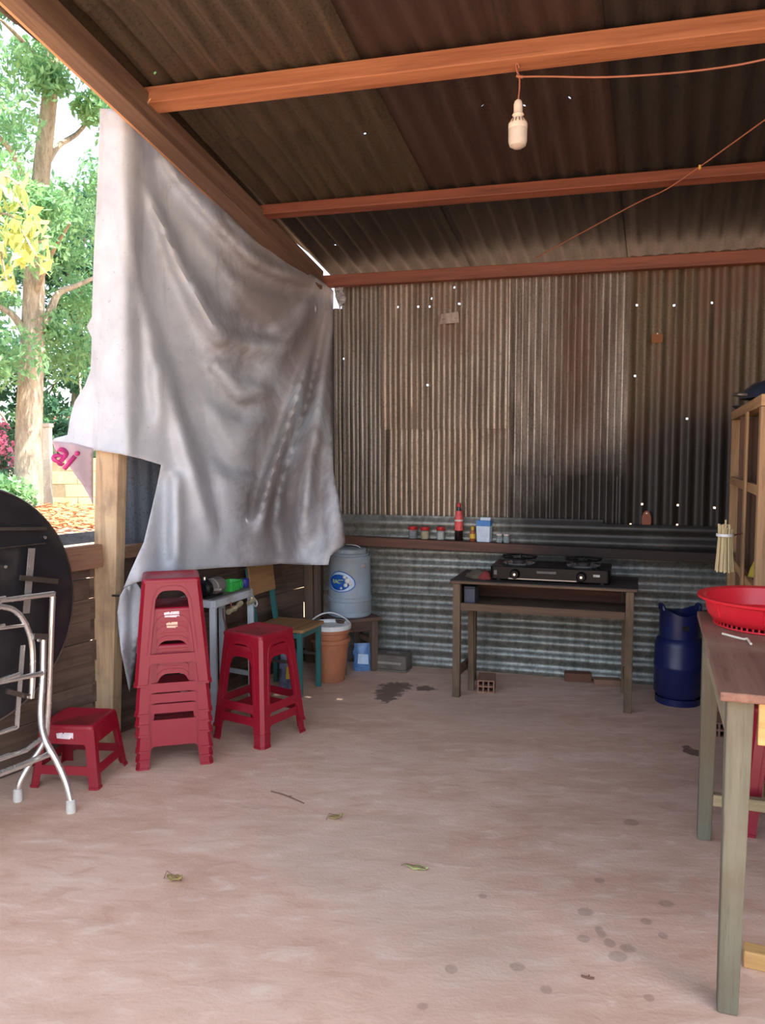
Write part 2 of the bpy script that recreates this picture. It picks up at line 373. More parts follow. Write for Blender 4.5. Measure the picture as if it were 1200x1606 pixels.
# ------------------------------------------------------------------ corrugated sheets
def corr(xs0, x1, y0, y1, pitch, amp, holes=(), seg=6, rows=2, shear=0.0, dent=0.0, flat=0.5):
    n = max(4, int(round((x1 - xs0) / pitch * seg))); xs = [xs0 + (x1 - xs0) * i / n for i in range(n + 1)]
    ys = [y0 + (y1 - y0) * i / rows for i in range(rows + 1)]
    for hx, hy, r in holes: xs += [hx - r, hx + r]; ys += [hy - r, hy + r]
    xs = sorted(set(round(x, 5) for x in xs)); ys = sorted(set(round(y, 5) for y in ys))
    def h(x): return amp * math.sin(2 * math.pi * x / pitch)
    vs = []
    for y in ys:
        for x in xs:
            d = dent * (math.sin(x * 5.1 + y * 3.7 + xs0 * 9) + math.sin(y * 9.3 - x * 7.7 + y0)) if dent else 0
            vs.append((x + shear * y, y, h(x) + d))
    nx = len(xs); fs = []
    for j in range(len(ys) - 1):
        for i in range(nx - 1):
            cx, cy = (xs[i] + xs[i + 1]) / 2, (ys[j] + ys[j + 1]) / 2
            if any(abs(cx - hx) < r and abs(cy - hy) < r for hx, hy, r in holes): continue
            fs.append((j * nx + i, j * nx + i + 1, j * nx + nx + i + 1, j * nx + nx + i))
    return MB().add(vs, fs, True)

# ================================================================== THE SETTING
# ---- floor
def floor_mat():
    g = G('red_dust_cement_floor'); P = g.pos()
    mp = g.node('ShaderNodeMapping', {0: P, 'Rotation': (0, 0, 0.5), 'Scale': (1.0, 2.6, 1.0)}).outputs[0]
    n1 = g.noise(mp, 1.6, 8, 0.6, 0.8); n2 = g.noise(mp, 7.0, 6, 0.62, 0.5); n3 = g.noise(P, 90, 4, 0.6); n0 = g.noise(P, 0.7, 3)
    col = g.ramp(n1, [(0.3, sl((192, 156, 134))), (0.5, sl((208, 174, 152))), (0.7, sl((216, 188, 168)))])
    col = g.mix(g.math('MULTIPLY', g.step(n2, 0.5, 0.74), 0.6), col, sl((230, 208, 190)))
    col = g.mix(g.math('MULTIPLY', g.step(n2, 0.48, 0.32), 0.5), col, sl((186, 146, 122)))
    col = g.mix(g.math('MULTIPLY', g.step(n0, 0.45, 0.62), 0.5), col, sl((190, 168, 150)))
    sp = g.node('ShaderNodeSeparateXYZ', {0: P})
    wob = g.math('SUBTRACT', g.noise(P, 26, 4, 0.6), 0.5)
    tot = None
    spots = [(918, 1430, 13, 6), (915, 1472, 10, 6), (942, 1462, 8, 9), (956, 1479, 9, 7), (985, 1487, 12, 7), (969, 1500, 15, 8), (812, 1516, 12, 7), (708, 1520, 10, 7),
             (857, 1552, 10, 7), (1045, 1417, 12, 5), (1014, 1445, 9, 5), (1040, 1467, 8, 5), (663, 1578, 10, 6), (1018, 1565, 9, 6), (757, 1405, 7, 4), (940, 1381, 8, 4), (990, 1290, 12, 5)]
    for i, (x, y, rx, ry) in enumerate(spots + [(612, 1085, 22, 9), (622, 1076, 26, 6), (605, 1094, 16, 7), (668, 1080, 16, 4), (1085, 1178, 12, 7)]):
        p = fl(x, y); qx = fl(x + rx, y); qy = fl(x, y - ry)
        du = g.math('DIVIDE', g.math('SUBTRACT', sp.outputs[0], p.x), (qx - p).length); dv = g.math('DIVIDE', g.math('SUBTRACT', sp.outputs[1], p.y), (qy - p).length)
        d = g.math('ADD', g.math('MULTIPLY', du, du), g.math('MULTIPLY', dv, dv))
        big = i >= len(spots)
        m = g.math('MULTIPLY', g.math('SUBTRACT', 1.0, g.step(g.math('MULTIPLY_ADD', wob, 4.5 if big else 1.4, d), 0.6, 1.3)), 0.75 if big else 0.3)
        tot = m if tot is None else g.math('MAXIMUM', tot, m)
    col = g.mix(tot, col, sl((74, 52, 44)))
    g.bsdf(col, g.math('SUBTRACT', 0.72, g.math('MULTIPLY', tot, 0.3)), 0.0, g.math('ADD', n2, g.math('MULTIPLY', n3, 0.35)), 0.35, 0.008); return g.m
FLM = floor_mat()
RIGHT_U = 3.75
def gp(u, n, z=0.0): return C + U * u + N * n + Z * z
LEND = C + WD * 5.2                                             # near end of the left wall
fp = [gp(-0.05, -0.05), gp(RIGHT_U + 0.1, -0.05), gp(RIGHT_U + 0.1, 7.3), gp(-3.6, 7.3), LEND - MN * 0.08, C - MN * 0.08]
b = MB().add(fp + [p - Z * 0.12 for p in fp], [tuple(range(6)), tuple(reversed(range(6, 12)))] + [(i, (i + 1) % 6, (i + 1) % 6 + 6, i + 6) for i in range(6)])
fo = b.build('floor', FLM); tag(fo, 'dusty pinkish red cement floor with drip marks and a dark spill', 'floor', kind='structure')
def ground_mat():
    g = G('red_soil'); P = g.pos(); n = g.noise(P, 0.8, 8, 0.6); n2 = g.noise(P, 14, 6, 0.7)
    col = g.ramp(n, [(0.35, sl((166, 130, 104))), (0.65, sl((196, 164, 136)))])
    col = g.mix(g.math('MULTIPLY', g.step(n2, 0.5, 0.68), 0.5), col, sl((140, 88, 62)))
    g.bsdf(col, 0.95, 0, n2, 0.6, 0.03); return g.m
b = MB(); gn = 40; gs = 150.0; vs = []; fs = []
for j in range(gn + 1):
    for i in range(gn + 1):
        x = -gs / 2 + gs * i / gn; y = -gs / 2 + 20 + gs * j / gn; r = math.hypot(x, y - 2)
        vs.append((x, y, -0.13 + (0.12 * math.sin(x * 0.31 + 1) * math.sin(y * 0.27) if r > 9 else 0)))
for j in range(gn):
    for i in range(gn): fs.append((j * gn + i + j, j * gn + i + j + 1, (j + 1) * (gn + 1) + i + 1, (j + 1) * (gn + 1) + i))
b.add(vs, fs, True); o = b.build('ground', ground_mat(), recalc=False); tag(o, 'sunlit red soil ground outside the shed', 'ground', kind='structure')

# ---- roof
POSTTOP = dp(165, 170, FOOT.y); CT = wl(515, 432)
RN = U.cross(POSTTOP - CT).normalized()
if RN.z < 0: RN = -RN
EY = RN.cross(U).normalized()
if EY.dot(N) < 0: EY = -EY
def roof_z(p): return CT.z - (RN.x * (p.x - CT.x) + RN.y * (p.y - CT.y)) / RN.z
RO = gp(0, 0); RO.z = roof_z(RO)
RM = frame(RO, U, EY, U.cross(EY) if U.cross(EY).z > 0 else -U.cross(EY))
CS = EY.dot(N)                                                 # n = s * CS
def rs(x, y):                                                   # pixel on the roof -> roof coords
    p = pl(x, y, RO, RN) - RO; return p.dot(U), p.dot(EY)
ceil = thing('ceiling', 'lean-to roof of rusty corrugated sheets on timber purlins', 'roof', RO, 0, kind='structure')
CI = ceil.matrix_basis.inverted()
roof_holes = [rs(*p) for p in [(438, 2), (242, 125), (295, 210), (572, 217), (690, 186), (756, 181), (822, 178), (893, 171), (1037, 141), (1115, 133), (1191, 126), (910, 470), (525, 398)]]
cols = [(-0.75, 0.955), (0.915, 1.92), (1.88, 2.85), (2.81, RIGHT_U + 0.35)]
rows = [(-0.22, 0.90), (0.80, 1.52), (1.40, 2.35), (2.25, 3.7), (3.6, 5.05)]
mats = [[S_ROOF3, S_ROOF1, S_ROOF1, S_ROOF1, S_ROOF1, S_ROOF1], [S_ROOF3, S_ROOF2, S_ROOF2, S_ROOF2, S_ROOF2, S_ROOF2], [S_ROOF3] * 6, [S_ROOF3] * 6]
for ci, (x0, x1) in enumerate(cols):
    for ri, (y0, y1) in enumerate(rows):
        hs = []
        for hu, hv in roof_holes:
            hx = hu + 0.055 * hv
            if x0 + 0.02 < hx < x1 - 0.05 and y0 + 0.11 < hv < y1 - 0.02: hs.append((round(hx, 4), round(hv, 4), 0.0045))
        b = corr(x0, x1, y0, y1, 0.104, 0.014, hs, 6, 3, shear=-0.055, dent=0.0015)
        b.v = [(x, y, z + 0.016 + 0.012 * (ci % 2) + 0.006 * (4 - ri)) for x, y, z in b.v]
        if ci == 0:
            me = bpy.data.meshes.new('roof_sheet'); me.from_pydata(b.v, [], b.f); bm = bmesh.new(); bm.from_mesh(me)
            nn = V((1, 0.192 * CS, 0)).normalized()
            bmesh.ops.bisect_plane(bm, geom=bm.verts[:] + bm.edges[:] + bm.faces[:], plane_co=(0.06, 0, 0), plane_no=nn, clear_inner=True)
            for f in bm.faces: f.smooth = True
            bm.to_mesh(me); bm.free(); me.materials.append(mats[ci][ri]); link('roof_sheet', me, ceil, M=CI @ RM)
        else:
            b.build('roof_sheet', mats[ci][ri], ceil, M=CI @ RM, recalc=False, ang=80)
def roof_beam(name, q0, q1, wd, ht, mat, ext=1.0):
    a, b_ = pl(*q0, RO, RN), pl(*q1, RO, RN)
    d = (b_ - a).normalized(); a = a - d * 0.05; b_ = a + d * 4.1
    off = -N * (wd / 2) - RN * (ht / 2 + 0.002)
    return beam(name, a + off, b_ + off, wd, ht, mat, ceil, RN)
roof_beam('purlin', (230, 138), (1200, 16), 0.075, 0.075, W_BEAM)
roof_beam('purlin', (412, 322), (1200, 254), 0.06, 0.055, W_RED)
bb0, bb1 = wl(520, 431, 0.09), wl(1200, 390, 0.09); dd = (bb1 - bb0).normalized()
beam('purlin', bb0 - dd * 0.1 - Z * 0.035 - N * 0.03, bb0 + dd * 3.8 - Z * 0.035 - N * 0.03, 0.06, 0.07, W_RED, ceil)
for s_ in (3.5, 4.9):
    p = RO + EY * s_ - RN * 0.045; beam('purlin', p - U * 0.6, p + U * 4.0, 0.07, 0.08, W_BEAM, ceil, RN)

# ---- back wall
wb = thing('wall_back', 'back wall of rusted corrugated iron sheets', 'wall', C, 0, kind='structure')
WBI = wb.matrix_basis.inverted()
def wM(off=0.0): return WBI @ frame(C + N * off, U, Z, N)
def pu(x, y): 
    p = wl(x, y); return ucoord(p), p.z
holes_w = [pu(*p) for p in [(625, 482), (656, 481), (674, 481), (678, 469), (714, 452), (721, 477), (540, 563), (671, 604), (863, 740), (912, 743), (999, 479), (1057, 480), (1116, 476), (1109, 418), (996, 590), (1077, 657), (1007, 790), (1063, 792), (1120, 796), (989, 822), (1062, 823), (968, 745)]]
def wsheet(u0, u1, z0, z1, pitch, amp, mat, off, seg=6, corner=False, dent=0.003):
    hs = [(round(a, 4), round(c, 4), 0.0055) for a, c in holes_w if u0 + 0.012 < a < u1 - 0.02 and z0 + 0.03 < c < z1 - 0.012]
    bmb = corr(u0, u1, z0, z1, pitch, amp, hs, seg, 8, dent=dent)
    if corner:
        keep = []
        for f in bmb.f:
            cx = sum(bmb.v[i][0] for i in f) / 4; cz = sum(bmb.v[i][1] for i in f) / 4
            if not (0.10 < cx < 0.175 + 0.02 * math.sin(cz * 40) and 2.20 < cz < 2.42): keep.append(f)
        bmb.f = keep; bmb.sm = [True] * len(keep)
    return bmb.build('iron_sheet', mat, wb, M=wM(off), recalc=False, ang=80)
ZT = 2.44
u1_, u2_, u3_, u4_ = pu(604, 600)[0], pu(803, 600)[0], pu(985, 600)[0], 2.95
zo1 = pu(700, 668)[1]; zo2 = pu(890, 742)[1]; ZL = pu(600, 812)[1]
wsheet(0.0, u1_ + 0.01, ZL - 0.06, ZT, 0.058, 0.014, S_WALL1, 0.0, corner=True)
wsheet(u1_ - 0.02, u2_, zo1 - 0.02, ZT, 0.068, 0.015, S_WALL2, 0.016)
wsheet(u1_ - 0.02, u2_, ZL - 0.06, zo1 + 0.02, 0.068, 0.015, S_WALL2, 0.004)
wsheet(u2_ - 0.02, u3_ + 0.02, zo2 - 0.015, ZT, 0.038, 0.0115, S_WALL3, 0.012, seg=5)
wsheet(u2_ - 0.02, u3_ + 0.02, ZL - 0.06, zo2 + 0.02, 0.038, 0.0115, S_WALL3, 0.002, seg=5)
wsheet(u3_, u4_, ZL - 0.06, ZT, 0.082, 0.014, S_WALL4, 0.022)
wsheet(u4_ - 0.05, RIGHT_U + 0.05, ZL - 0.06, ZT, 0.082, 0.014, S_WALL4, 0.010)
for (a0, a1, c0, c1, off) in [(0.0, 1.78, 0.0, 0.50, 0.0), (0.0, 1.78, 0.46, ZL + 0.02, 0.014), (1.72, RIGHT_U, 0.0, 0.50, 0.01), (1.72, RIGHT_U, 0.46, ZL + 0.0, 0.024)]:
    # corrugations run level: sheet x is up the wall, y along it
    M = WBI @ frame(C + N * (off + 0.032), Z, U, -N) 
    bmb = corr(c0, c1, a0, a1, 0.088, 0.013, (), 6, 8, dent=0.003)
    bmb.v = [(x, y, -z) for x, y, z in bmb.v]
    M = WBI @ frame(C + N * (off + 0.032), Z, U, Z.cross(U))
    bmb.build('iron_sheet', S_LOW, wb, M=M, recalc=False, ang=80)
# patches nailed on the middle sheet
for (x0, y0, x1, y1) in [(692, 490, 722, 510)]:
    p0, p1 = pu(x0, y1), pu(x1, y0)
    MB().prism([(p0[0], p0[1]), (p1[0], p0[1] + 0.005), (p1[0] - 0.004, p1[1]), (p0[0] + 0.006, p1[1] - 0.01)], [], lambda x, y, d: (x, y, d), 0.002).build('iron_patch', S_WALL2, wb, M=wM(0.034))
# ledge of the wall: a rail that carries the jars
sa, sb_ = wl(520, 838, 0.08), wl(1130, 866, 0.08); sd = (sb_ - sa).normalized()
shelf = beam('wall_shelf', sa - sd * 0.02 - Z * 0.03, sa + sd * 2.75 - Z * 0.03, 0.115, 0.055, W_SHELF, None, Z, 0.003, 0.0)
tag(shelf, 'long narrow brown timber shelf along the back iron wall, sooty at right', 'shelf')
def shelf_pt(x, back=0.0):
    t = 0.0; best = None
    for k in range(400):
        p = sa + sd * (k * 0.007) - N * back; d = p - O
        px = 600 + F * d.x / d.dot(FW)
        if best is None or abs(px - x) < best[0]: best = (abs(px - x), p)
    return best[1] - Z * 0.0025 + Z * 0.0005

# ---- right wall (beyond the frame)
wr = thing('wall_right', 'right side wall of corrugated iron', 'wall', gp(RIGHT_U, 0), 0, kind='structure')
for k in range(4):
    M = wr.matrix_basis.inverted() @ frame(gp(RIGHT_U, 0), N, Z, -U)
    corr(0.02 + k * 0.93, 0.98 + k * 0.93, 0, 2.45 + 0.2 * k, 0.082, 0.01, (), 6, 3).build('iron_sheet', S_WALL2, wr, M=M, recalc=False, ang=80)

# ---- left wall
wlft = thing('wall_left', 'half open left wall of posts, rails and weathered planks', 'wall', C, 0, kind='structure')
WLI = wlft.matrix_basis.inverted()
# top plate along the eave
q0 = pl(512, 428, RO - RN * 0.02, RN); q1 = pl(40, -55, RO - RN * 0.02, RN); pd = (q1 - q0).normalized()
PL0 = q0 + pd * 0.04; PL1 = q0 + pd * 5.4
offp = -MN * 0.045 - RN * 0.065
beam('top_plate', PL0 + offp, PL1 + offp, 0.085, 0.12, W_PLATE, wlft, RN)
beam('eave_batten', PL0 - MN * 0.135 - RN * 0.035 - pd * 0.1, PL1 - MN * 0.135 - RN * 0.035, 0.03, 0.10, wood('eave_wood', (222, 170, 124), (190, 136, 94), 'X', 0.7), wlft, RN)
pa_, pb_ = PL0 + offp - RN * 0.02 + pd * 0.12, PL0 + offp + pd * 1.50 - RN * 0.02
pa_ = pa_ - MN * ((pa_ - C).dot(MN) - 0.03); pb_ = pb_ - MN * ((pb_ - C).dot(MN) - 0.03)
MB().add([pa_, pb_, pb_ - Z * 0.40, pa_ - Z * 0.30, pa_ - MN * 0.004, pb_ - MN * 0.004, pb_ - Z * 0.40 - MN * 0.004, pa_ - Z * 0.30 - MN * 0.004], [(0, 1, 2, 3), (7, 6, 5, 4), (0, 4, 5, 1), (1, 5, 6, 2), (2, 6, 7, 3), (3, 7, 4, 0)]).build('dark_sheet', S_SLATE, wlft, M=WLI)  # added dark strip, hides bright sky slivers between plate and tarpaulin
pc = FOOT - N * 0.035 + U * 0.0
top_at = pl(170, 168, pc, N)
PT = V((top_at.x, top_at.y, roof_z(top_at) - 0.10))
PT = V((dp(184, 168, pc.y).x, pc.y, 0)); PT.z = roof_z(PT) - 0.13
def post(name, foot, top, a, c, mat):
    f0 = [foot + U * sx * a / 2 + N * sy * c / 2 for sx, sy in ((-1, 1), (1, 1), (1, -1), (-1, -1))]
    t0 = [top + U * sx * a / 2 + N * sy * c / 2 for sx, sy in ((-1, 1), (1, 1), (1, -1), (-1, -1))]
    M = wlft.matrix_basis.inverted()
    return MB().hexa([M @ p for p in f0], [M @ p for p in t0]).build(name, mat, wlft, 0.004)
post('post', V((pc.x, pc.y, 0)), PT, 0.118, 0.07, W_POST)
cpost = lw(487, 930, 0.02); cpost.z = 0
post('corner_post', cpost, cpost + Z * 2.2 - MN * 0.03, 0.06, 0.05, W_STZ)
post('corner_post', cpost + U * 0.056, cpost + U * 0.056 + Z * 0.95, 0.05, 0.05, W_STZ)
npost = C + WD * 4.6; post('post', npost, npost + Z * (roof_z(npost) - 0.1), 0.11, 0.08, W_POST)
# rails
ra = lw(98, 868, 0.085); rb = lw(150, 871, 0.085); rd = (rb - ra).normalized()
def on_ray(x, y, P, n): return pl(x, y, P, n)
rp = V((pc.x, pc.y, 0)) + N * 0.06
r1 = on_ray(156, 871, rp, (N * 0.75 + MN * 0.5).normalized())
beam('rail', r1, r1 + WD * 3.2, 0.045, 0.105, W_RAIL, wlft)
r2 = lw(186, 859, 0.0); beam('rail', V((r2.x, r2.y, 0.87)) - WD * 0.02, V((C.x, C.y, 0.87)) + WD * 0.05, 0.05, 0.06, W_RAIL, wlft)
# planks, each its own length
for seg_, (t0, t1, off) in enumerate([((FOOT - C).length + 0.02, 5.0, -0.03), (0.085, (FOOT - C).length + 0.02, -0.03)]):
    for k in range(9):
        z0 = 0.004 + k * 0.096; jit = random.uniform(-0.006, 0.006); ts = t0 + (random.choice([0.0, 0.03, 0.045, 0.0]) if seg_ else 0)
        p0 = C + WD * ts + MN * (off + jit) + Z * (z0 + 0.045); p1 = C + WD * t1 + MN * (off + jit) + Z * (z0 + 0.045)
        beam('plank', p0, p1, 0.02, 0.094, W_PLANK, wlft, Z, 0.002, 0.003)
# slate coloured sheets behind the tarpaulin, above the rail
L1 = (FOOT - C).length
for k, (t0, t1) in enumerate([(0.10, 0.98), (0.94, L1 - 0.2)]):
    bmb = corr(t0, t1, 0.86, 2.40 + 0.2 * k, 0.09, 0.006, (), 6, 2)
    bmb.build('dark_sheet', S_SLATE, wlft, M=WLI @ frame(C - MN * (0.045 + 0.012 * k), WD, Z, -MN if WD.cross(Z).dot(MN) < 0 else MN), recalc=False, ang=80)
# low sheet edge outside the near rail
MB().bar(C + WD * (L1 - 0.1) - MN * 0.02 + Z * 0.955, C + WD * 5.0 - MN * 0.02 + Z * 0.955, 0.006, 0.05).build('edge_strip', S_SLATE, wlft, M=WLI)
# nails / hook on the post
hp = dp(183, 934, pc.y - 0.06)
MB().tube([hp + V((-0.02, 0, 0)), hp + V((0.025, -0.01, 0))], 0.005, 6).build('nail', P_BLK2, wlft, M=WLI)
# ================================================================== TARPAULIN
def tarp_mat():
    g = G('dirty_tarpaulin'); v = g.coords(rnd=False); P = v
    big = g.noise(P, 1.7, 7, 0.62, 0.6); mid = g.noise(P, 7, 7, 0.65); fine = g.noise(P, 55, 5, 0.7)
    st = g.noise(g.node('ShaderNodeMapping', {0: v, 'Scale': (6, 6, 0.8)}).outputs[0], 1.5, 5, 0.6)
    col = g.ramp(mid, [(0.3, sl((206, 213, 219))), (0.7, sl((228, 234, 240)))])
    al = g.node('ShaderNodeVectorMath', {0: g.pos(), 1: WD}, operation='DOT_PRODUCT').outputs['Value']; al = g.math('SUBTRACT', al, C.dot(WD))
    zz = g.node('ShaderNodeSeparateXYZ', {0: g.pos()}).outputs[2]
    wear = g.math('MULTIPLY', g.math('SUBTRACT', 1.0, g.step(g.math('MULTIPLY_ADD', mid, 0.5, al), 0.9, 1.75)), 1.0)
    big = g.math('ADD', big, g.math('MULTIPLY', g.math('SUBTRACT', wear, 0.6), 0.28))
    col = g.mix(g.math('MULTIPLY', g.step(big, 0.44, 0.70), 0.7), col, sl((142, 124, 118)))
    col = g.mix(g.math('MULTIPLY', g.step(st, 0.52, 0.75), 0.35), col, sl((138, 134, 136)))
    col = g.mix(g.math('MULTIPLY', g.step(fine, 0.62, 0.74), 0.55), col, sl((98, 90, 88)))
    b = g.bsdf(col, 0.6, 0.0, g.math('ADD', mid, g.math('MULTIPLY', fine, 0.3)), 0.25, 0.01)
    tr = g.node('ShaderNodeBsdfTranslucent', {0: col}); mx = g.node('ShaderNodeMixShader', {0: 0.3, 1: b.outputs[0], 2: tr.outputs[0]})
    g.nt.links.new(mx.outputs[0], g.out.inputs[0]); return g.m
TARP = tarp_mat()
FOLDS = [  # pixel paths of folds: (points, depth in m, width in px)
    ([(192, 182), (212, 300), (240, 400), (275, 550), (300, 680)], -0.05, 11), ([(188, 190), (196, 300), (215, 430), (240, 560), (255, 690)], 0.03, 12),
    ([(198, 188), (253, 310), (300, 397), (350, 455), (388, 500), (430, 530)], -0.05, 11), ([(200, 192), (235, 300), (275, 400), (320, 490), (360, 560)], 0.04, 13),
    ([(220, 215), (280, 310), (347, 380), (382, 425), (440, 450), (514, 455)], -0.04, 11), ([(240, 240), (310, 320), (370, 385), (430, 425), (512, 448)], 0.03, 11),
    ([(518, 457), (475, 542), (450, 617), (407, 750), (390, 830)], -0.055, 11), ([(519, 460), (488, 545), (463, 630), (425, 750), (405, 840)], 0.04, 10),
    ([(520, 462), (497, 555), (477, 642), (434, 777), (425, 850)], -0.045, 9), ([(521, 465), (510, 560), (498, 660), (480, 780), (470, 870)], 0.035, 11),
    ([(225, 330), (262, 460), (310, 575), (370, 640), (425, 625), (470, 560), (515, 465)], -0.035, 15), ([(300, 440), (350, 520), (420, 545), (470, 520), (515, 460)], 0.03, 14),
    ([(280, 520), (310, 650), (350, 720), (390, 730), (420, 690), (450, 620)], -0.035, 16), ([(260, 560), (285, 680), (320, 790), (350, 870)], 0.03, 14),
    ([(330, 560), (380, 620), (430, 610)], 0.02, 14), ([(205, 530), (220, 610), (233, 650)], -0.03, 7), ([(170, 180), (160, 400), (155, 690)], 0.02, 14),
    ([(300, 640), (330, 760), (345, 880)], -0.025, 12), ([(440, 780), (440, 880)], -0.02, 12), ([(500, 700), (505, 870)], -0.02, 10), ([(256, 740), (258, 890)], -0.03, 12), ([(276, 740), (276, 895)], 0.025, 11),
    ([(145, 520), (185, 523), (240, 540), (243, 575)], -0.012, 2.2), ([(300, 566), (370, 595), (450, 628)], 0.012, 2.5), ([(300, 735), (345, 748), (420, 756)], 0.010, 2.5), ([(120, 605), (138, 602)], -0.01, 2), ([(112, 632), (138, 632)], -0.01, 2), ([(108, 660), (140, 663)], -0.01, 2)]
FSEG = []
for pts, amp, wd in FOLDS:
    q = [p.to_2d() for p in smooth_path([V((x, y, 0)) for x, y in pts], 4)]
    FSEG.append((np.array([(p.x, p.y) for p in q]), amp, wd))
def sstep(t): t = max(0.0, min(1.0, t)); return t * t * (3 - 2 * t)
def tarp_off(x, y):
    off = 0.125 + 0.05 * sstep((215 - x) / 25) + 0.42 * sstep((x - 420) / 125) * sstep((y - 520) / 340) + 0.10 * sstep((y - 500) / 400)
    for P, amp, wd in FSEG:
        a = P[:-1]; d = P[1:] - a; w_ = np.array((x, y)) - a; t = np.clip((w_ * d).sum(1) / np.maximum((d * d).sum(1), 1e-9), 0, 1)
        dist = np.sqrt(((w_ - d * t[:, None]) ** 2).sum(1)); k = int(dist.argmin()); dm = dist[k]
        if dm < wd * 3.2:
            along = (k + t[k]) / len(a); fade = sstep(min(along, 1) / 0.06 if along < 0.06 else 1) * (1 if along < 0.8 else 1 - sstep((along - 0.8) / 0.2) * 0.85)
            off += 2.4 * amp * fade * math.exp(-(dm / wd) ** 2)
    off += 0.006 * math.sin(x * 0.09 + y * 0.05) * math.sin(y * 0.043 - x * 0.02)
    lean = max(0.0, (1165 - y) / 1000.0)
    off = max(off, 0.10 + (0.05 + 0.06 * lean) * sstep((250 - x) / 45))
    fp_ = pl(x, y, FOOT + N * 0.016, N)                          # wrapped flat round the front of the post
    return min(off, (fp_ - C).dot(MN))
T_OUT = [(157, 170), (178, 171), (199, 184), (220, 193), (248, 222), (285, 260), (321, 293), (345, 309), (365, 325), (395, 358), (447, 399), (485, 428), (517, 450), (523, 456), (522, 560), (521, 680), (523, 740), (530, 775), (540, 830), (542, 855), (530, 862),
         (518, 872), (515, 886), (480, 886), (440, 884), (400, 888), (350, 890), (310, 893), (275, 897), (240, 908), (215, 913), (194, 922), (205, 895), (226, 850), (238, 800), (247, 760), (253, 729), (220, 719), (188, 712), (140, 705), (120, 700), (100, 698), (82, 694), (84, 688),
         (106, 682), (109, 660), (117, 630), (133, 605), (142, 580), (144, 530), (136, 512), (144, 497), (147, 400), (152, 300)]
tarp_base = V((FOOT.x + 0.1, FOOT.y, 0))
tarp = thing('tarpaulin', 'large dirty grey tarpaulin hung as a curtain from the left roof plate', 'tarpaulin', tarp_base)
def cloth(name, outline, step, offf, mat, parent, base, thick=0.003, sm_it=3):
    vv, tt = cdt(outline, step)
    of = np.array([offf(p.x, p.y) for p in vv]); ed = np.array(sorted({tuple(sorted((t[i], t[(i + 1) % 3]))) for t in tt for i in range(3)}))
    deg = np.bincount(ed.ravel(), minlength=len(of)).astype(float)
    for _ in range(sm_it):
        acc = np.zeros_like(of); np.add.at(acc, ed[:, 0], of[ed[:, 1]]); np.add.at(acc, ed[:, 1], of[ed[:, 0]]); of = 0.5 * of + 0.5 * acc / np.maximum(deg, 1)
    b = MB().add([lw(p.x, p.y, float(d)) - base for p, d in zip(vv, of)], tt, True)
    return b.build(name, mat, parent, recalc=True, solid=thick, ang=75)
cloth('cloth', T_OUT, 5.5, tarp_off, TARP, tarp, tarp_base)
strip = [(196, 922), (214, 914), (226, 932), (224, 985), (215, 1000), (212, 1040), (203, 1085), (196, 1050), (190, 1020), (186, 985), (184, 960), (188, 935)]
cloth('torn_corner', strip, 6, lambda x, y: 0.13 + 0.03 * math.sin(x * 0.28 + y * 0.01) + 0.015 * math.sin(y * 0.05 + x * 0.1), TARP, tarp, tarp_base)
# printed flap of the banner, folded back outside the post
FLAPM = plain('pale_pink_banner', (224, 206, 214), 0.6, var=0.08, scale=9)
flap = cloth('banner_flap', [(82, 692), (112, 694), (146, 703), (146, 792), (138, 775), (128, 758), (112, 737), (98, 715), (86, 704)], 7, lambda x, y: 0.045 + 0.01 * math.sin(x * 0.12), FLAPM, tarp, tarp_base, 0.002)
flap['label'] = 'pale pink printed flap with slanted magenta letters ai'
def text_mesh(body, size, bold=0.0):
    cu = bpy.data.curves.new('txt', 'FONT'); cu.body = body; cu.size = size; cu.align_x = 'CENTER'; cu.align_y = 'CENTER'; cu.resolution_u = 4; cu.offset = bold
    to = bpy.data.objects.new('txt', cu); COL.objects.link(to); dg = bpy.context.evaluated_depsgraph_get()
    me = bpy.data.meshes.new_from_object(to.evaluated_get(dg)); bpy.data.objects.remove(to); return me
me = text_mesh('ai', 0.155, 0.004); me.name = 'lettering'
ang = math.radians(-33)
c0 = lw(103, 716, 0.062); sx_ = -WD; n_ = MN
for vx in me.vertices:
    x, y = vx.co.x + 0.25 * vx.co.y, vx.co.y; X_, Y_ = x * math.cos(ang) - y * math.sin(ang), x * math.sin(ang) + y * math.cos(ang)
    vx.co = c0 + sx_ * X_ + Z * Y_ - tarp_base
me.materials.append(P_MAG); link('lettering', me, flap, solid=0.002)

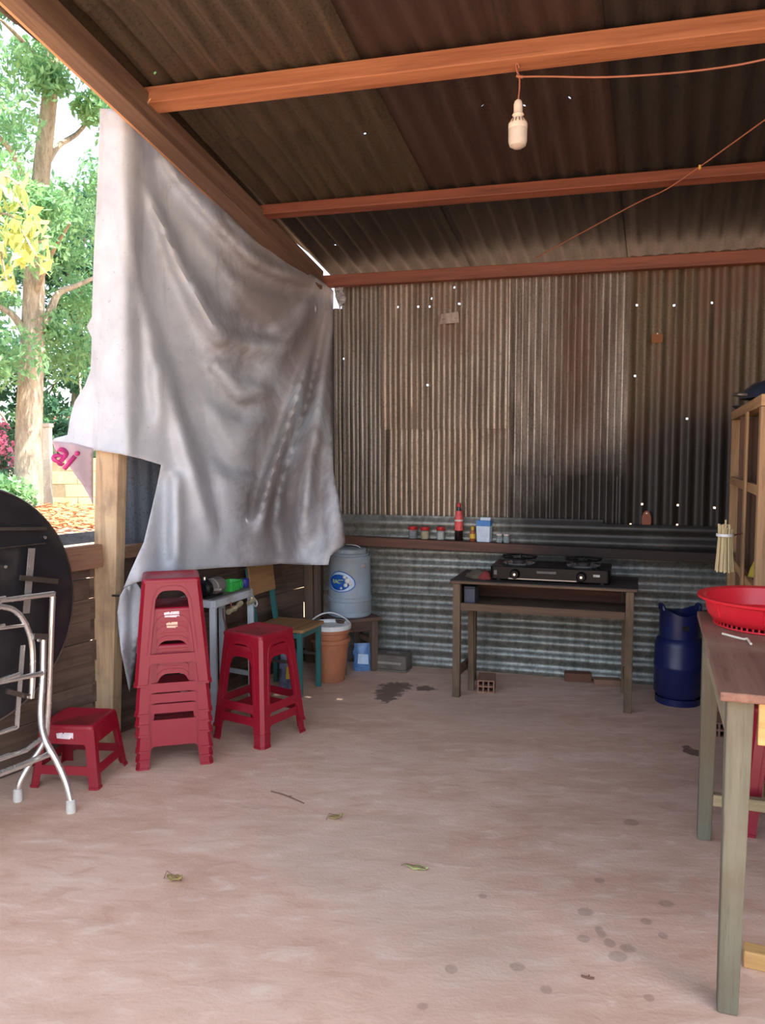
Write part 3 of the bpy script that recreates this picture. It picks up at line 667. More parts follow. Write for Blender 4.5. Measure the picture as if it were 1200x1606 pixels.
# ================================================================== RED PLASTIC STOOLS
def make_stool(H, a, bt, mat, lab, sticker=None, t=0.0032):
    root = thing('plastic_stool', lab, 'stool')
    wz = lambda z: bt + (a - bt) * z / H
    lwd = lambda z: 0.052 + 0.010 * (z / H) if H > 0.3 else 0.036
    ch = 0.014 if H > 0.3 else 0.008
    zt = H - 0.016
    # legs: chamfered angle section
    for k in range(4):
        vs = []; zs = [0, 0.009, 0.0095, H * 0.35, zt]; fl_ = [0.003, 0.003, 0.0, 0.0, 0.0]
        for z, ins in zip(zs, fl_):
            w_ = wz(z) + ins; l = lwd(z) + ins
            sec = [(w_ - l, -w_), (w_ - ch, -w_), (w_, -w_ + ch), (w_, -w_ + l), (w_ - t, -w_ + l), (w_ - t, -w_ + ch + t * .4), (w_ - ch - t * .4, -w_ + t), (w_ - l, -w_ + t)]
            vs += [(x, y, z) for x, y in sec]
        n = len(zs); fs = [(i * 8 + j, i * 8 + (j + 1) % 8, i * 8 + 8 + (j + 1) % 8, i * 8 + 8 + j) for i in range(n - 1) for j in range(8)]
        fs += [(0, 7, 6, 1), (1, 6, 5, 2), (2, 5, 4, 3)]; o2 = (n - 1) * 8; fs += [(o2, o2 + 1, o2 + 6, o2 + 7), (o2 + 1, o2 + 2, o2 + 5, o2 + 6), (o2 + 2, o2 + 3, o2 + 4, o2 + 5)]
        MB().add(vs, fs).build('leg', mat, root, M=Matrix.Rotation(k * math.pi / 2, 4, 'Z'))
    zA = H * 0.885 if H > 0.3 else H * 0.70
    zR0, zR1 = (0.095, 0.133) if H > 0.3 else (H * 0.22, H * 0.36)
    fr = 0.04 if H > 0.3 else 0.012
    fn = lambda x, z, d: (x, -wz(z) + d, z)
    for k in range(4):
        R = Matrix.Rotation(k * math.pi / 2, 4, 'Z')
        X = lambda z: wz(z) - lwd(z) + 0.001
        low = [(-X(zA - fr), zA - fr)] + [(-X(zA) + fr - fr * math.cos(q * math.pi / 10), zA - fr + fr * math.sin(q * math.pi / 10)) for q in range(1, 5)] + [(-X(zA) + fr, zA), (X(zA) - fr, zA)] + [(X(zA) - fr + fr * math.sin(q * math.pi / 10), zA - fr + fr * math.cos(q * math.pi / 10)) for q in range(1, 5)] + [(X(zA - fr), zA - fr)]
        MB().prism(low + [(X(zt), zt), (-X(zt), zt)], [], fn, t).build('apron', mat, root, M=R)
        # raised moulding round the opening
        path = [(-X(zR1) - 0.012, zR1), (-X(zA - fr) - 0.012, zA - fr)] + [(-X(zA) - 0.012 + (fr + .012) * (1 - math.cos(q * math.pi / 8)), zA - fr + (fr + 0.02) * math.sin(q * math.pi / 8)) for q in range(1, 5)]
        path += [(-x, z) for x, z in reversed(path)]
        if H > 0.3: MB().tube([fn(x, z, -0.0005) for x, z in path], 0.0022, 5).build('moulding', mat, root, M=R)
        hole = []
        if False:
            zc = H * 0.325; hole = [[(-X(zc) * 0.80, zc - 0.003), (-X(zc) * 0.80, zc + 0.004), (X(zc) * 0.80, zc + 0.004), (X(zc) * 0.80, zc - 0.003)]]
        f2 = 0.016 if H > 0.3 else 0.008
        out = [(-X(zR0 - f2), zR0 - f2), (-X(zR0) + f2 * .3, zR0 - f2 * .3), (-X(zR0) + f2, zR0), (X(zR0) - f2, zR0), (X(zR0) - f2 * .3, zR0 - f2 * .3), (X(zR0 - f2), zR0 - f2), (X(zR1), zR1), (-X(zR1), zR1)]
        MB().prism(out, hole, fn, t).build('rung', mat, root, M=R)
        if sticker and k == 0:
            st, zc_, wd_ = sticker
            pts = [(-wd_, zc_ - .011), (wd_ * .6, zc_ - .013), (wd_ * .8, zc_ - .006), (wd_, zc_ - .012), (wd_ * 1.0, zc_ + .012), (-wd_ * .1, zc_ + .012), (-wd_ * .25, zc_ + .006), (-wd_ * .4, zc_ + .012), (-wd_ * 1.1, zc_ + .008)]
            MB().prism(pts, [], lambda x, z, d: (x, -wz(z) - 0.0012 + d, z), 0.001).build('sticker', st, root)
    # seat: shallow rounded square tray
    levels = [(wz(zt) + 0.001, zt - 0.004, 0.018), (a + 0.003, H - 0.010, 0.02), (a + 0.001, H - 0.003, 0.022), (a - 0.006, H, 0.022), (a - 0.014, H - 0.0005, 0.02), (a - 0.018, H - 0.004, 0.02)]
    vs = []; m = None
    for hw, z, r in levels:
        loop = rrect(-hw, -hw, hw, hw, r, 4); m = len(loop); vs += [(x, y, z) for x, y in loop]
    fs = [(i * m + j, i * m + (j + 1) % m, i * m + m + (j + 1) % m, i * m + m + j) for i in range(len(levels) - 1) for j in range(m)]
    fs += [tuple((len(levels) - 1) * m + j for j in range(m)), tuple(reversed(range(m)))]
    st_o = MB().add(vs, fs, True).build('seat', mat, root, ang=50)
    MB().lathe([(0.006, 0.0), (0.006, 0.0006), (0.004, 0.0006)], 12, (0, 0, H - 0.004)).build('centre_hole', P_BLK2, st_o)
    return root
def place(o, x, y, z, deg):
    o.location = (x, y, z); o.rotation_euler = (0, 0, math.radians(deg)); return o
SH, SA, SB = 0.45, 0.118, 0.158
feet = [0.0, 0.036, 0.074, 0.142, 0.187, 0.232, 0.356]
names = ['bottom', 'second from the bottom', 'third from the bottom', 'middle', 'third from the top', 'second from the top', 'topmost']
GRP = 'red plastic stools in the tall stack'
base_st = make_stool(SH, SA, SB, P_RED, 'x')
stk_c = V((-0.925, 3.455, 0)); stk_rot = 15.5
for i, hz in enumerate(feet):
    if i in (4, 5): o = make_stool(SH, SA, SB, P_RED, 'x', (P_STICK2 if i == 4 else P_STICK, 0.42, 0.030 if i == 5 else 0.022))
    elif i == 0: o = base_st
    else: o = copy_tree(base_st)
    place(o, stk_c.x, stk_c.y, hz, stk_rot)
    lab = 'red plastic stool, %s of the seven in the tall stack' % names[i]
    if i == 5: lab = 'red plastic stool with torn white sticker, second from top of the tall stack'
    if i == 4: lab = 'red plastic stool with torn cream sticker, third from top of the tall stack'
    tag(o, lab, 'stool', GRP)
for i, hz in enumerate((0.0, 0.058)):
    o = copy_tree(base_st); place(o, -0.585, 3.715, hz, 57)
    tag(o, 'red plastic stool, %s of the nested pair standing in front of the wooden chair' % ('lower' if i == 0 else 'upper'), 'stool', 'nested pair of red stools')
o = copy_tree(base_st); place(o, 1.445, 2.795, 0, -18)
tag(o, 'maroon red plastic stool tucked under the weathered table at the right', 'stool', None)
if 'group' in o: del o['group']
for ch in o.children:
    pass
low = make_stool(0.25, 0.112, 0.142, P_RED, 'low red plastic stool with worn sticker beside the folded round table', (P_STICK, 0.208, 0.034), 0.004)
place(low, -1.255, 3.225, 0, -6)

# ================================================================== FOLDED ROUND TABLE
DC = dp(-45, 957, 2.84)
rt = thing('folding_round_table', 'black round folding table with stainless legs, folded upright against the left wall', 'table', V((DC.x, DC.y, 0)))
rb0 = V((DC.x, DC.y, 0)); RTF = frame(V((0, 0, DC.z)), -WD, Z, MN)
top_b = MB().lathe([(0.0, 0.0), (0.425, 0.0), (0.441, -0.004), (0.445, -0.012), (0.441, -0.02), (0.0, -0.022)], 72, capb=False, capt=False)
top_b.build('tabletop', plain('black_laminate', (34, 34, 38), 0.4, dirt=(56, 52, 50)), rt, M=RTF)
MB().tube([(0.447 * math.cos(q * math.pi / 36), 0.447 * math.sin(q * math.pi / 36), -0.011) for q in range(73)], 0.006, 6, cap=False).build('metal_rim', P_DULLM, rt, M=RTF)
def tp(x, y, d): return pl(x, y, DC + MN * d, MN) - rb0
def mirror(p):
    q = p + rb0; k = (q - DC).dot(WD); return q - WD * (2 * k) - rb0
def tubes(name, pts, d, r, mat=P_CHROME, both=True):
    d_ = d if isinstance(d, (list, tuple)) else [d] * len(pts)
    P = smooth_path([tp(x, y, dd_) for (x, y), dd_ in zip(pts, d_)], 5)
    MB().tube(P, r, 10).build(name, mat, rt)
    if both: MB().tube([mirror(p) for p in P], r, 10).build(name, mat, rt)
    return P
def foot_d(x, y): return (fl(x, y) - DC).dot(MN)
d1_, d2_ = foot_d(112, 1275), foot_d(28, 1256)
print('foot offsets', d1_, d2_, 'disc off', (DC - C).dot(MN), 'rail off', (r1 - C).dot(MN))
legp = [(68, 1002), (67, 1060), (64, 1118), (70, 1158), (88, 1192), (103, 1226), (111, 1258)]
P = tubes('leg', legp, [0.08 + (d1_ - 0.08) * q for q in (0, 0.05, 0.12, 0.35, 0.62, 0.85, 0.97)], 0.0125)
ft = V((P[-1].x, P[-1].y, 0))
for q in (ft, mirror(ft)):
    MB().lathe([(0.017, 0.0), (0.0185, 0.004), (0.016, 0.045), (0.013, 0.048)], 14, q).build('foot_cap', P_CAP, rt)
P = tubes('leg', [(83, 928), (80, 1000), (76, 1110), (70, 1160), (48, 1196), (32, 1225), (28, 1246)], [0.05 + (d2_ - 0.05) * q for q in (0, 0, 0.1, 0.4, 0.7, 0.9, 0.97)], 0.0115)
ft = V((P[-1].x, P[-1].y, 0))
for q in (ft, mirror(ft)):
    MB().lathe([(0.017, 0.0), (0.0185, 0.004), (0.016, 0.045), (0.013, 0.048)], 14, q).build('foot_cap', P_CAP, rt)
# U shaped brace, cross bars
P = tubes('brace', [(-45, 951), (-8, 951), (20, 956), (38, 975), (50, 1010), (51, 1060), (49, 1095)], 0.085, 0.011)
for (pa, pb, d, r) in [((84, 931), (-60, 950), 0.075, 0.011), ((82, 1181), (-50, 1233), 0.135, 0.0115), ((66, 1056), (-60, 1082), 0.10, 0.010), ((63, 1160), (40, 1177), 0.07, 0.010), ((42, 1176), (-50, 1207), 0.07, 0.010), ((42, 980), (-50, 992), 0.085, 0.007), ((26, 1141), (-50, 1165), 0.09, 0.008)]:
    q0_, q1_ = tp(*pa, d), tp(*pb, d); MB().tube([q0_, q1_, ] if True else [], r, 10).build('cross_bar', P_CHROME, rt)
    MB().tube([mirror(q0_), mirror(q1_)], r, 10).build('cross_bar', P_CHROME, rt)
for pts, w_, d in [([(50, 860), (41, 962)], 0.028, 0.03), ([(36, 1012), (26, 1142)], 0.018, 0.07)]:
    MB().bar(tp(*pts[0], d), tp(*pts[1], d), w_, 0.004, MN).build('flat_strut', P_CHROME, rt)
    MB().bar(mirror(tp(*pts[0], d)), mirror(tp(*pts[1], d)), w_, 0.004, MN).build('flat_strut', P_CHROME, rt)
for pa, pb, d, hh in [((32, 906), (90, 912), 0.05, 0.02), ((-60, 830), (72, 829), 0.012, 0.012), ((-60, 866), (70, 852), 0.012, 0.004), ((52, 998), (75, 999), 0.095, 0.022), ((10, 1084), (50, 1094), 0.085, 0.018)]:
    MB().bar(tp(*pa, d), tp(*pb, d), 0.012, hh).build('bracket', P_DULLM, rt)
for (x, y, d) in [(70, 843, 0.004), (8, 889, 0.004), (44, 1093, 0.1), (60, 1004, 0.108)]:
    p = tp(x, y, d); MB().tube([p, p + MN * 0.006], 0.006, 8).build('screw', P_CHROME, rt)

# ================================================================== WHITE FRAME STAND WITH PUMP, in the left corner
wf = thing('white_frame_stand', 'small white metal frame stand between red stools and wooden chair', 'stand', V((-0.80, 3.90, 0)))
wfo = V((-0.80, 3.90, 0))
A0 = dp(334, 942, 3.86); A1 = dp(393, 928, 4.20); zt_ = 0.605
A0.z = A1.z = zt_; bk = -MN * 0.20
pA = [A0, A1, A1 + bk, A0 + bk]
for p in pA: MB().bar(V((p.x, p.y, 0)) - wfo, V((p.x, p.y, zt_ - 0.028)) - wfo, 0.032, 0.032).build('leg', P_WHITE, wf, 0.002)
for i in range(4): MB().bar(pA[i] - wfo - Z * 0.01, pA[(i + 1) % 4] - wfo - Z * 0.01, 0.03, 0.036).build('top_rail', P_WHITE, wf, 0.002)
for i in (1, 3): MB().bar(pA[i] - wfo - Z * 0.45, pA[(i + 1) % 4] - wfo - Z * 0.45, 0.022, 0.022).build('low_rail', P_WHITE, wf, 0.002)
MB().prism([((p - wfo).x, (p - wfo).y) for p in pA], [], lambda x, y, d: (x, y, zt_ + 0.008 + d), 0.006).build('top_board', plain('grey_board', (110, 106, 104), 0.7), wf)
ZTOP = zt_ + 0.0142
AX = (A1 - A0).normalized(); ABK = bk.normalized()
pm = A0 + AX * 0.02 + ABK * 0.06; pmp = thing('water_pump', 'black and grey electric water pump lying on the white stand', 'pump', V((pm.x, pm.y, ZTOP)))
def pmv(a, c, h): v = AX * a + ABK * c; return V((v.x, v.y, h))
MB().tube([pmv(-0.045, 0, 0.047), pmv(-0.035, 0, 0.047), pmv(0.0, 0, 0.047), pmv(0.006, 0, 0.047)], [0.036, 0.046, 0.046, 0.04], 20).build('black_cap', P_BLACK, pmp)
MB().tube([pmv(0.006, 0, 0.047), pmv(0.05, 0, 0.047), pmv(0.055, 0, 0.047), pmv(0.12, 0, 0.047), pmv(0.135, 0, 0.047)], [0.038, 0.038, 0.043, 0.043, 0.036], 20).build('motor_body', P_GREY, pmp)
MB().tube([pmv(0.02, -0.035, 0.04), pmv(0.05, -0.045, 0.036), pmv(0.07, -0.045, 0.034)], 0.008, 8).build('outlet', P_CHROME, pmp)
MB().tube([pmv(-0.01, 0, 0.09), pmv(-0.01, 0, 0.105)], 0.007, 8).build('filler_plug', P_CHROME, pmp)
MB().add([pmv(a, c, h) for h in (0, 0.012) for a, c in ((-0.03, -0.03), (0.11, -0.03), (0.11, 0.03), (-0.03, 0.03))], [(0, 3, 2, 1), (4, 5, 6, 7), (0, 1, 5, 4), (1, 2, 6, 5), (2, 3, 7, 6), (3, 0, 4, 7)]).build('foot_plate', P_BLK2, pmp)
gb = A0 + AX * 0.255 + ABK * 0.06; gbo = thing('plastic_tray', 'bright green plastic tray on the white stand beside the pump', 'tray', V((gb.x, gb.y, ZTOP)), math.atan2(AX.y, AX.x))
vs = []; m = 0
for hx, hy, z in [(0.045, 0.032, 0), (0.058, 0.042, 0.045), (0.062, 0.046, 0.05), (0.055, 0.040, 0.05), (0.043, 0.030, 0.004)]:
    l = rrect(-hx, -hy, hx, hy, 0.018, 4); m = len(l); vs += [(x, y, z) for x, y in l]
fs = [(i * m + j, i * m + (j + 1) % m, i * m + m + (j + 1) % m, i * m + m + j) for i in range(4) for j in range(m)] + [tuple(reversed(range(m))), tuple(4 * m + j for j in range(m))]
tr_ = MB().add(vs, fs, True).build('tray_body', P_GREEN, gbo)
for k in range(7): MB().bar((-0.045 + k * 0.015, -0.041, 0.008), (-0.045 + k * 0.015, -0.0455, 0.042), 0.004, 0.003).build('rib', P_GREEN, gbo)
bp_ = A0 + AX * 0.375 + ABK * 0.05; bo_ = thing('bottle_cap_jar', 'small dark blue plastic pot at the end of the white stand', 'pot', V((bp_.x, bp_.y, ZTOP)))
MB().lathe([(0.022, 0), (0.025, 0.005), (0.025, 0.028)], 16).build('pot_body', P_LBLUE, bo_)
MB().lathe([(0.027, 0.028), (0.027, 0.042), (0.02, 0.045)], 16).build('pot_lid', P_LBLUE, bo_)
fa = A0 + AX * 0.16 - ABK * 0.022; ff = thing('pipe_valve', 'cream brass valve fitting hung under the front rail of the white stand', 'valve', V((fa.x, fa.y, zt_ - 0.065)))
fx = lambda a, h, c=0.0: V(((AX * a + ABK * c).x, (AX * a + ABK * c).y, h))
MB().tube([fx(-0.055, 0.0), fx(-0.05, 0.0), fx(-0.03, 0.003), fx(0.0, 0.006)], [0.014, 0.015, 0.012, 0.012], 12).build('hose_end', P_BRASS, ff)
MB().tube([fx(0.0, 0.006), fx(0.012, 0.008)], 0.016, 6, smooth=False).build('hex_nut', P_BRASS, ff)
MB().tube([fx(0.012, 0.008), fx(0.03, 0.012), fx(0.05, 0.018), fx(0.075, 0.024)], [0.009, 0.009, 0.015, 0.013], 12).build('valve_body', P_BRASS, ff)
MB().tube([fx(-0.02, 0.01), fx(-0.022, 0.045, 0.004)], 0.003, 6).build('hanging_wire', P_CORD, ff)
fa = A1 - AX * 0.03 - ABK * 0.024; ff = thing('pipe_clamp', 'cream and white pipe clamp tied to the far corner of the white stand', 'clamp', V((fa.x, fa.y, zt_ - 0.055)))
MB().tube([fx(-0.03, 0.0), fx(0.0, 0.004), fx(0.03, 0.008)], [0.012, 0.014, 0.012], 12).build('clamp_body', P_BRASS, ff)
MB().tube(smooth_path([fx(0.02, 0.02), fx(0.05, 0.0), fx(0.06, -0.02), fx(0.045, -0.03), fx(0.02, -0.015)]), 0.004, 6).build('loop', P_WLID, ff)
MB().tube([fx(0.0, 0.0), fx(0.0, 0.03)], 0.008, 8).build('stem', P_BRASS, ff)
cw = A0 + AX * 0.06 - ABK * 0.02
cwt = thing('loose_cable', 'thin brown cable dangling inside the white stand', 'cable', V((cw.x, cw.y, 0)))
MB().tube(smooth_path([V((0, 0, zt_ - 0.04)), V((0.0, 0.015, 0.52)), V((0.015, 0.02, 0.46)), V((0.035, 0.02, 0.42)), V((0.02, 0.025, 0.36)), V((0.0, 0.03, 0.2)), V((0.02, 0.06, 0.004))]), 0.004, 6).build('cable', P_TWIG, cwt)

# ================================================================== SCHOOL CHAIR
cf0, cf1 = fl(471, 1094), fl(500, 1076); fe = (cf1 - cf0); cwid = fe.length; fe.normalize(); bkd = V((-fe.y, fe.x, 0))
co = thing('school_chair', 'child size wooden school chair with teal metal legs', 'chair', cf0, math.atan2(fe.y, fe.x))   # local x along the front edge, local y to the back
cd, cs = 0.275, 0.372
MB().bar((0, 0, 0), (0, 0, cs - 0.012), 0.026, 0.026).build('leg', P_TEAL, co, 0.002)
MB().bar((cwid, 0, 0), (cwid, 0, cs - 0.012), 0.026, 0.026).build('leg', P_TEAL, co, 0.002)
for x in (0.0, cwid):
    MB().bar((x, cd, 0), (x, cd, cs), 0.026, 0.026).build('leg', P_TEAL, co, 0.002)
    MB().bar((x, cd, cs - 0.002), (x, cd + 0.045, 0.70), 0.026, 0.024).build('back_upright', P_TEAL, co, 0.002)
    MB().bar((x, 0.013, cs - 0.03), (x, cd - 0.013, cs - 0.03), 0.02, 0.03).build('side_rail', P_TEAL, co, 0.002)
    MB().bar((x, 0.013, 0.19), (x, cd - 0.013, 0.19), 0.016, 0.016).build('stretcher', P_DULLM, co, 0.002)
MB().bar((0.013, 0, cs - 0.03), (cwid - 0.013, 0, cs - 0.03), 0.02, 0.03).build('front_rail', P_TEAL, co, 0.002)
l = rrect(-0.025, -0.03, cwid + 0.025, cd + 0.005, 0.02, 4)
MB().prism(l, [], lambda x, y, d: (x, y, cs - 0.010 + d), 0.016).build('seat', W_SEAT, co, 0.004)
MB().hexa([(-0.02, cd + 0.008, 0.545), (cwid + 0.02, cd + 0.008, 0.545), (cwid + 0.02, cd + 0.022, 0.545), (-0.02, cd + 0.022, 0.545)], [(-0.02, cd + 0.028, 0.71), (cwid + 0.02, cd + 0.028, 0.71), (cwid + 0.02, cd + 0.042, 0.71), (-0.02, cd + 0.042, 0.71)]).build('backrest', W_SEAT, co, 0.004)

# ================================================================== BUCKETS, DRUM STAND, DRUM
bc = V((-0.305, 4.625, 0))
def bucket(z, lab, lid):
    t = thing('plastic_bucket', lab, 'bucket', bc + Z * z, 0, 'nested terracotta buckets')
    prof = [(0.078, 0.0), (0.082, 0.004), (0.107, 0.228), (0.116, 0.232), (0.117, 0.252), (0.112, 0.256), (0.104, 0.252), (0.078, 0.008)]
    MB().lathe(prof, 32, capb=True, capt=True).build('bucket_body', P_BUCK, t)
    if lid:
        MB().lathe([(0.112, 0.250), (0.121, 0.252), (0.122, 0.275), (0.117, 0.279), (0.108, 0.274), (0.104, 0.262)], 32, capb=False, capt=True).build('lid_rim', P_WLID, t)
        MB().tube(smooth_path([(-0.118, 0.02, 0.262), (-0.11, 0.05, 0.288), (-0.06, 0.10, 0.312), (0.0, 0.118, 0.316), (0.06, 0.09, 0.300), (0.105, 0.04, 0.280), (0.118, 0.01, 0.264)]), 0.0045, 8).build('handle', P_WLID, t)
    return t
bucket(0.0, 'lower terracotta plastic bucket under the lidded one by the drum stand', False)
bucket(0.060, 'terracotta plastic bucket with white rim and handle, nested in another one', True)
sr = math.radians(28); sC = V((-0.198, 4.872, 0)); SS = 0.126
sd_ = thing('wooden_stand', 'low dark wooden stool carrying the grey water drum', 'stool', sC, sr)
for sx in (-1, 1):
    for sy in (-1, 1): MB().bar((sx * (SS - 0.02), sy * (SS - 0.02), 0), (sx * (SS - 0.02), sy * (SS - 0.02), 0.315), 0.04, 0.04).build('leg', W_STZ, sd_, 0.003)
for s_ in (-1, 1):
    MB().box((-SS + 0.04, s_ * (SS - 0.02) - 0.012, 0.255), (SS - 0.04, s_ * (SS - 0.02) + 0.012, 0.314)).build('apron', W_STX, sd_, 0.002)
    MB().box((s_ * (SS - 0.02) - 0.012, -SS + 0.04, 0.255), (s_ * (SS - 0.02) + 0.012, SS - 0.04, 0.314)).build('apron', W_STX, sd_, 0.002)
    MB().box((s_ * (SS - 0.02) - 0.01, -SS + 0.04, 0.165), (s_ * (SS - 0.02) + 0.01, SS - 0.04, 0.20)).build('stretcher', W_STX, sd_, 0.002)
for k in range(3): MB().box((-SS - 0.015, -SS - 0.015 + k * 0.0945, 0.3155), (SS + 0.015, -SS - 0.015 + k * 0.0945 + 0.093, 0.338)).build('top_board', W_STX, sd_, 0.003)
DR = 0.132; ds = 0.338
dr = thing('water_drum', 'grey blue plastic water drum with round blue decal on a wooden stool', 'drum', sC + Z * (ds + 0.0005) + V((-0.005, 0.0, 0)))
MB().lathe([(DR - 0.01, 0.0), (DR, 0.008), (DR + 0.001, 0.028), (DR - 0.002, 0.032), (DR + 0.001, 0.036), (DR, 0.095), (DR + 0.004, 0.10), (DR + 0.004, 0.118), (DR - 0.001, 0.124), (DR - 0.004, 0.30), (DR - 0.004, 0.345), (DR - 0.001, 0.35), (DR - 0.001, 0.368), (DR - 0.006, 0.374)], 40).build('drum_body', P_DRUM, dr)
MB().lathe([(DR - 0.014, 0.372), (DR - 0.012, 0.384), (DR - 0.02, 0.39), (DR - 0.028, 0.39), (DR - 0.03, 0.40), (DR - 0.03, 0.412), (DR - 0.04, 0.418), (0.03, 0.418)], 32, capb=False).build('drum_lid', P_DRUM, dr)
MB().tube(smooth_path([(-0.10, -0.02, 0.385), (-0.09, -0.02, 0.43), (0.0, -0.03, 0.438), (0.06, -0.03, 0.425), (0.075, -0.03, 0.39)]), 0.005, 8).build('handle', P_DULLM, dr)
for k in (-0.03, 0.01): MB().box((k - 0.012, -0.095, 0.3905), (k + 0.012, -0.08, 0.405)).build('latch', P_WLID, dr, 0.002)
a0_ = math.atan2(-sC.y, -sC.x)
def cyl(x, z, d=0.0):    # wrap a flat decal round the drum: x to the right as seen from the room
    an = a0_ + x / DR; r = DR - 0.001 + d; return (r * math.cos(an), r * math.sin(an), z)
def decal(name, outl, d, mat, par, step=0.012):
    vv, tt = cdt(outl, step); return MB().add([cyl(p.x, p.y, d) for p in vv], tt, True).build(name, mat, par, solid=0.0006)
egg = [(-0.062 + (0.080 + (0.014 if math.cos(q) > 0 else 0)) * math.cos(q) * (1 - 0.22 * math.sin(q)), 0.225 + 0.062 * math.sin(q)) for q in [k * math.pi / 20 for k in range(40)]]
de = decal('decal', egg, 0.0012, P_PALE, dr); de['label'] = 'blue egg shaped decal with white bubbles and pale lettering'
inner = [(-0.066 + 0.070 * math.cos(q), 0.222 + (0.050 if math.sin(q) < 0 else 0.046) * math.sin(q)) for q in [k * math.pi / 18 for k in range(36)]]
decal('decal_field', inner, 0.0022, P_BLUE, de)
edge = [(x, y) for x, y in egg]
MB().tube([cyl(x, y, 0.0018) for x, y in edge + edge[:1]], 0.0024, 6, cap=False).build('decal_border', P_BLUE, de)
for (x, y, r) in [(-0.012, 0.232, 0.017), (-0.024, 0.205, 0.012), (-0.052, 0.186, 0.0075), (-0.03, 0.254, 0.011), (0.004, 0.212, 0.010)]:
    decal('bubble', arcpts(x, y, r, 0, 2 * math.pi * 15 / 16, 15), 0.0030, P_WLID, de, 0.01)
me = text_mesh('RACT', 0.034, 0.0006); me.name = 'decal_lettering'
for vx in me.vertices: vx.co = cyl(vx.co.x * 0.85 - 0.076, vx.co.y + 0.224, 0.0034)
me.materials.append(P_YTXT); link('decal_lettering', me, de, solid=0.0006)
decal('small_sticker', [(0.075, 0.305), (0.112, 0.305), (0.112, 0.330), (0.075, 0.330)], 0.001, plain('faded_sticker', (170, 158, 160), 0.6, var=0.3, scale=80), dr)
# small red bottle, on the stand corner
rbp = sC + V((math.cos(sr) * (SS - 0.015) + math.sin(sr) * 0.0, math.sin(sr) * (SS - 0.015), 0)) + V((0.012, -0.01, 0))
rbo = thing('small_bottle', 'tiny red bottle with white cap standing beside the water drum', 'bottle', V((rbp.x, rbp.y, ds + 0.0005)))
MB().lathe([(0.014, 0), (0.016, 0.003), (0.015, 0.02), (0.009, 0.04)], 14).build('bottle_body', plain('dull_red_plastic', (150, 60, 66), 0.5), rbo)
MB().lathe([(0.009, 0.04), (0.009, 0.052), (0.006, 0.054)], 12).build('cap', P_WLID, rbo)
# detergent bags
def bag(name, lab, p, rz, w_, h_, d_, m1, m2):
    t = thing(name, lab, 'bag', p, rz); vs = []; fs = []; n = 10; mrows = 8
    for j in range(mrows + 1):
        z = h_ * j / mrows; puff = math.sin(math.pi * min(1, 0.18 + j / mrows * 0.82)) ** 0.7
        for i in range(n):
            an = 2 * math.pi * i / n; r_ = 1 + 0.08 * math.sin(i * 2.3 + j * 1.7)
            vs.append((w_ / 2 * math.cos(an) * r_ * (0.94 + 0.06 * puff), d_ / 2 * math.sin(an) * r_ * max(puff, 0.12), z))
    for j in range(mrows):
        for i in range(n): fs.append((j * n + i, j * n + (i + 1) % n, j * n + n + (i + 1) % n, j * n + n + i))
    fs += [tuple(reversed(range(n))), tuple(mrows * n + i for i in range(n))]
    bo = MB().add(vs, fs, True).build('bag_body', m1, t, ang=60)
    MB().prism([(-w_ * .3, h_ * .3), (w_ * .32, h_ * .26), (w_ * .3, h_ * .62), (-w_ * .26, h_ * .66)], [], lambda x, y, dd_: (x, -d_ / 2 * 1.03 + dd_, y), 0.002).build('bag_print', m2, t)
    return t
P_BAGB = plain('detergent_bag_blue', (92, 132, 184), 0.35, var=0.35, scale=26, dirt=(196, 208, 220)); P_BAGM = plain('mixed_bag', (92, 96, 120), 0.4, var=0.4, scale=30, dirt=(190, 190, 150))
bag('detergent_bag', 'blue and white detergent bag standing under the drum stand', V((-0.125, 4.83, 0)), 0.15, 0.11, 0.17, 0.06, P_BAGB, P_PALE)
bag('rice_bag', 'crumpled dark blue and yellow bag on the floor under the school chair', V((-0.53, 4.47, 0)), 0.5, 0.12, 0.2, 0.06, P_BAGM, P_YFILL)
# sooty block by the wall
bx0 = fl(583, 1051); bx1 = fl(637, 1056); bxd = (bx1 - bx0); bl = bxd.length; 
bo = thing('charcoal_stove_block', 'sooty grey concrete block lying by the foot of the back wall', 'block', bx0, math.atan2(bxd.y, bxd.x))
l = rrect(0, 0, bl, 0.14, 0.012, 2)
MB().prism(l, [], lambda x, y, d: (x, y, d), 0.012).build('base_slab', P_CONC, bo, 0.003)
MB().prism(rrect(0.004, 0.004, bl - 0.004, 0.136, 0.012, 2), [rrect(0.07, 0.045, bl - 0.06, 0.10, 0.02, 3)], lambda x, y, d: (x, y, 0.0125 + d), 0.088).build('block_body', P_CONC, bo, 0.005)
MB().box((0.02, -0.002, 0.045), (bl - 0.03, 0.003, 0.062)).build('rib', plain('pale_concrete', (150, 140, 130), 0.9), bo, 0.002)
# ================================================================== DESK WITH STOVE
d0, d1 = fl(716, 1092), fl(984, 1117); dx = (d1 - d0); dL = dx.length
dk = thing('school_desk', 'brown wooden school desk with open shelf, sooty top, against the back wall', 'desk', d0, math.atan2(dx.y, dx.x))   # local x right, y to the wall
DZ = 0.648; DD = 0.40
for x in (0.0, dL): 
    MB().bar((x, 0, 0), (x, 0, DZ - 0.018), 0.04, 0.04).build('leg', W_DESKZ, dk, 0.003)
    MB().bar((x + (0.02 if x == 0 else -0.02), DD - 0.05, 0), (x + (0.02 if x == 0 else -0.02), DD - 0.05, DZ - 0.018), 0.04, 0.045).build('leg', W_DESKZ, dk, 0.003)
    MB().bar((x, 0.02, 0.13), (x + (0.02 if x == 0 else -0.02), DD - 0.07, 0.13), 0.022, 0.045).build('stretcher', W_DESKX, dk, 0.003)
    MB().box((x - 0.011, 0.02, DZ - 0.15), (x + 0.011, DD - 0.07, DZ - 0.019)).build('side_panel', W_DESKX, dk, 0.002)
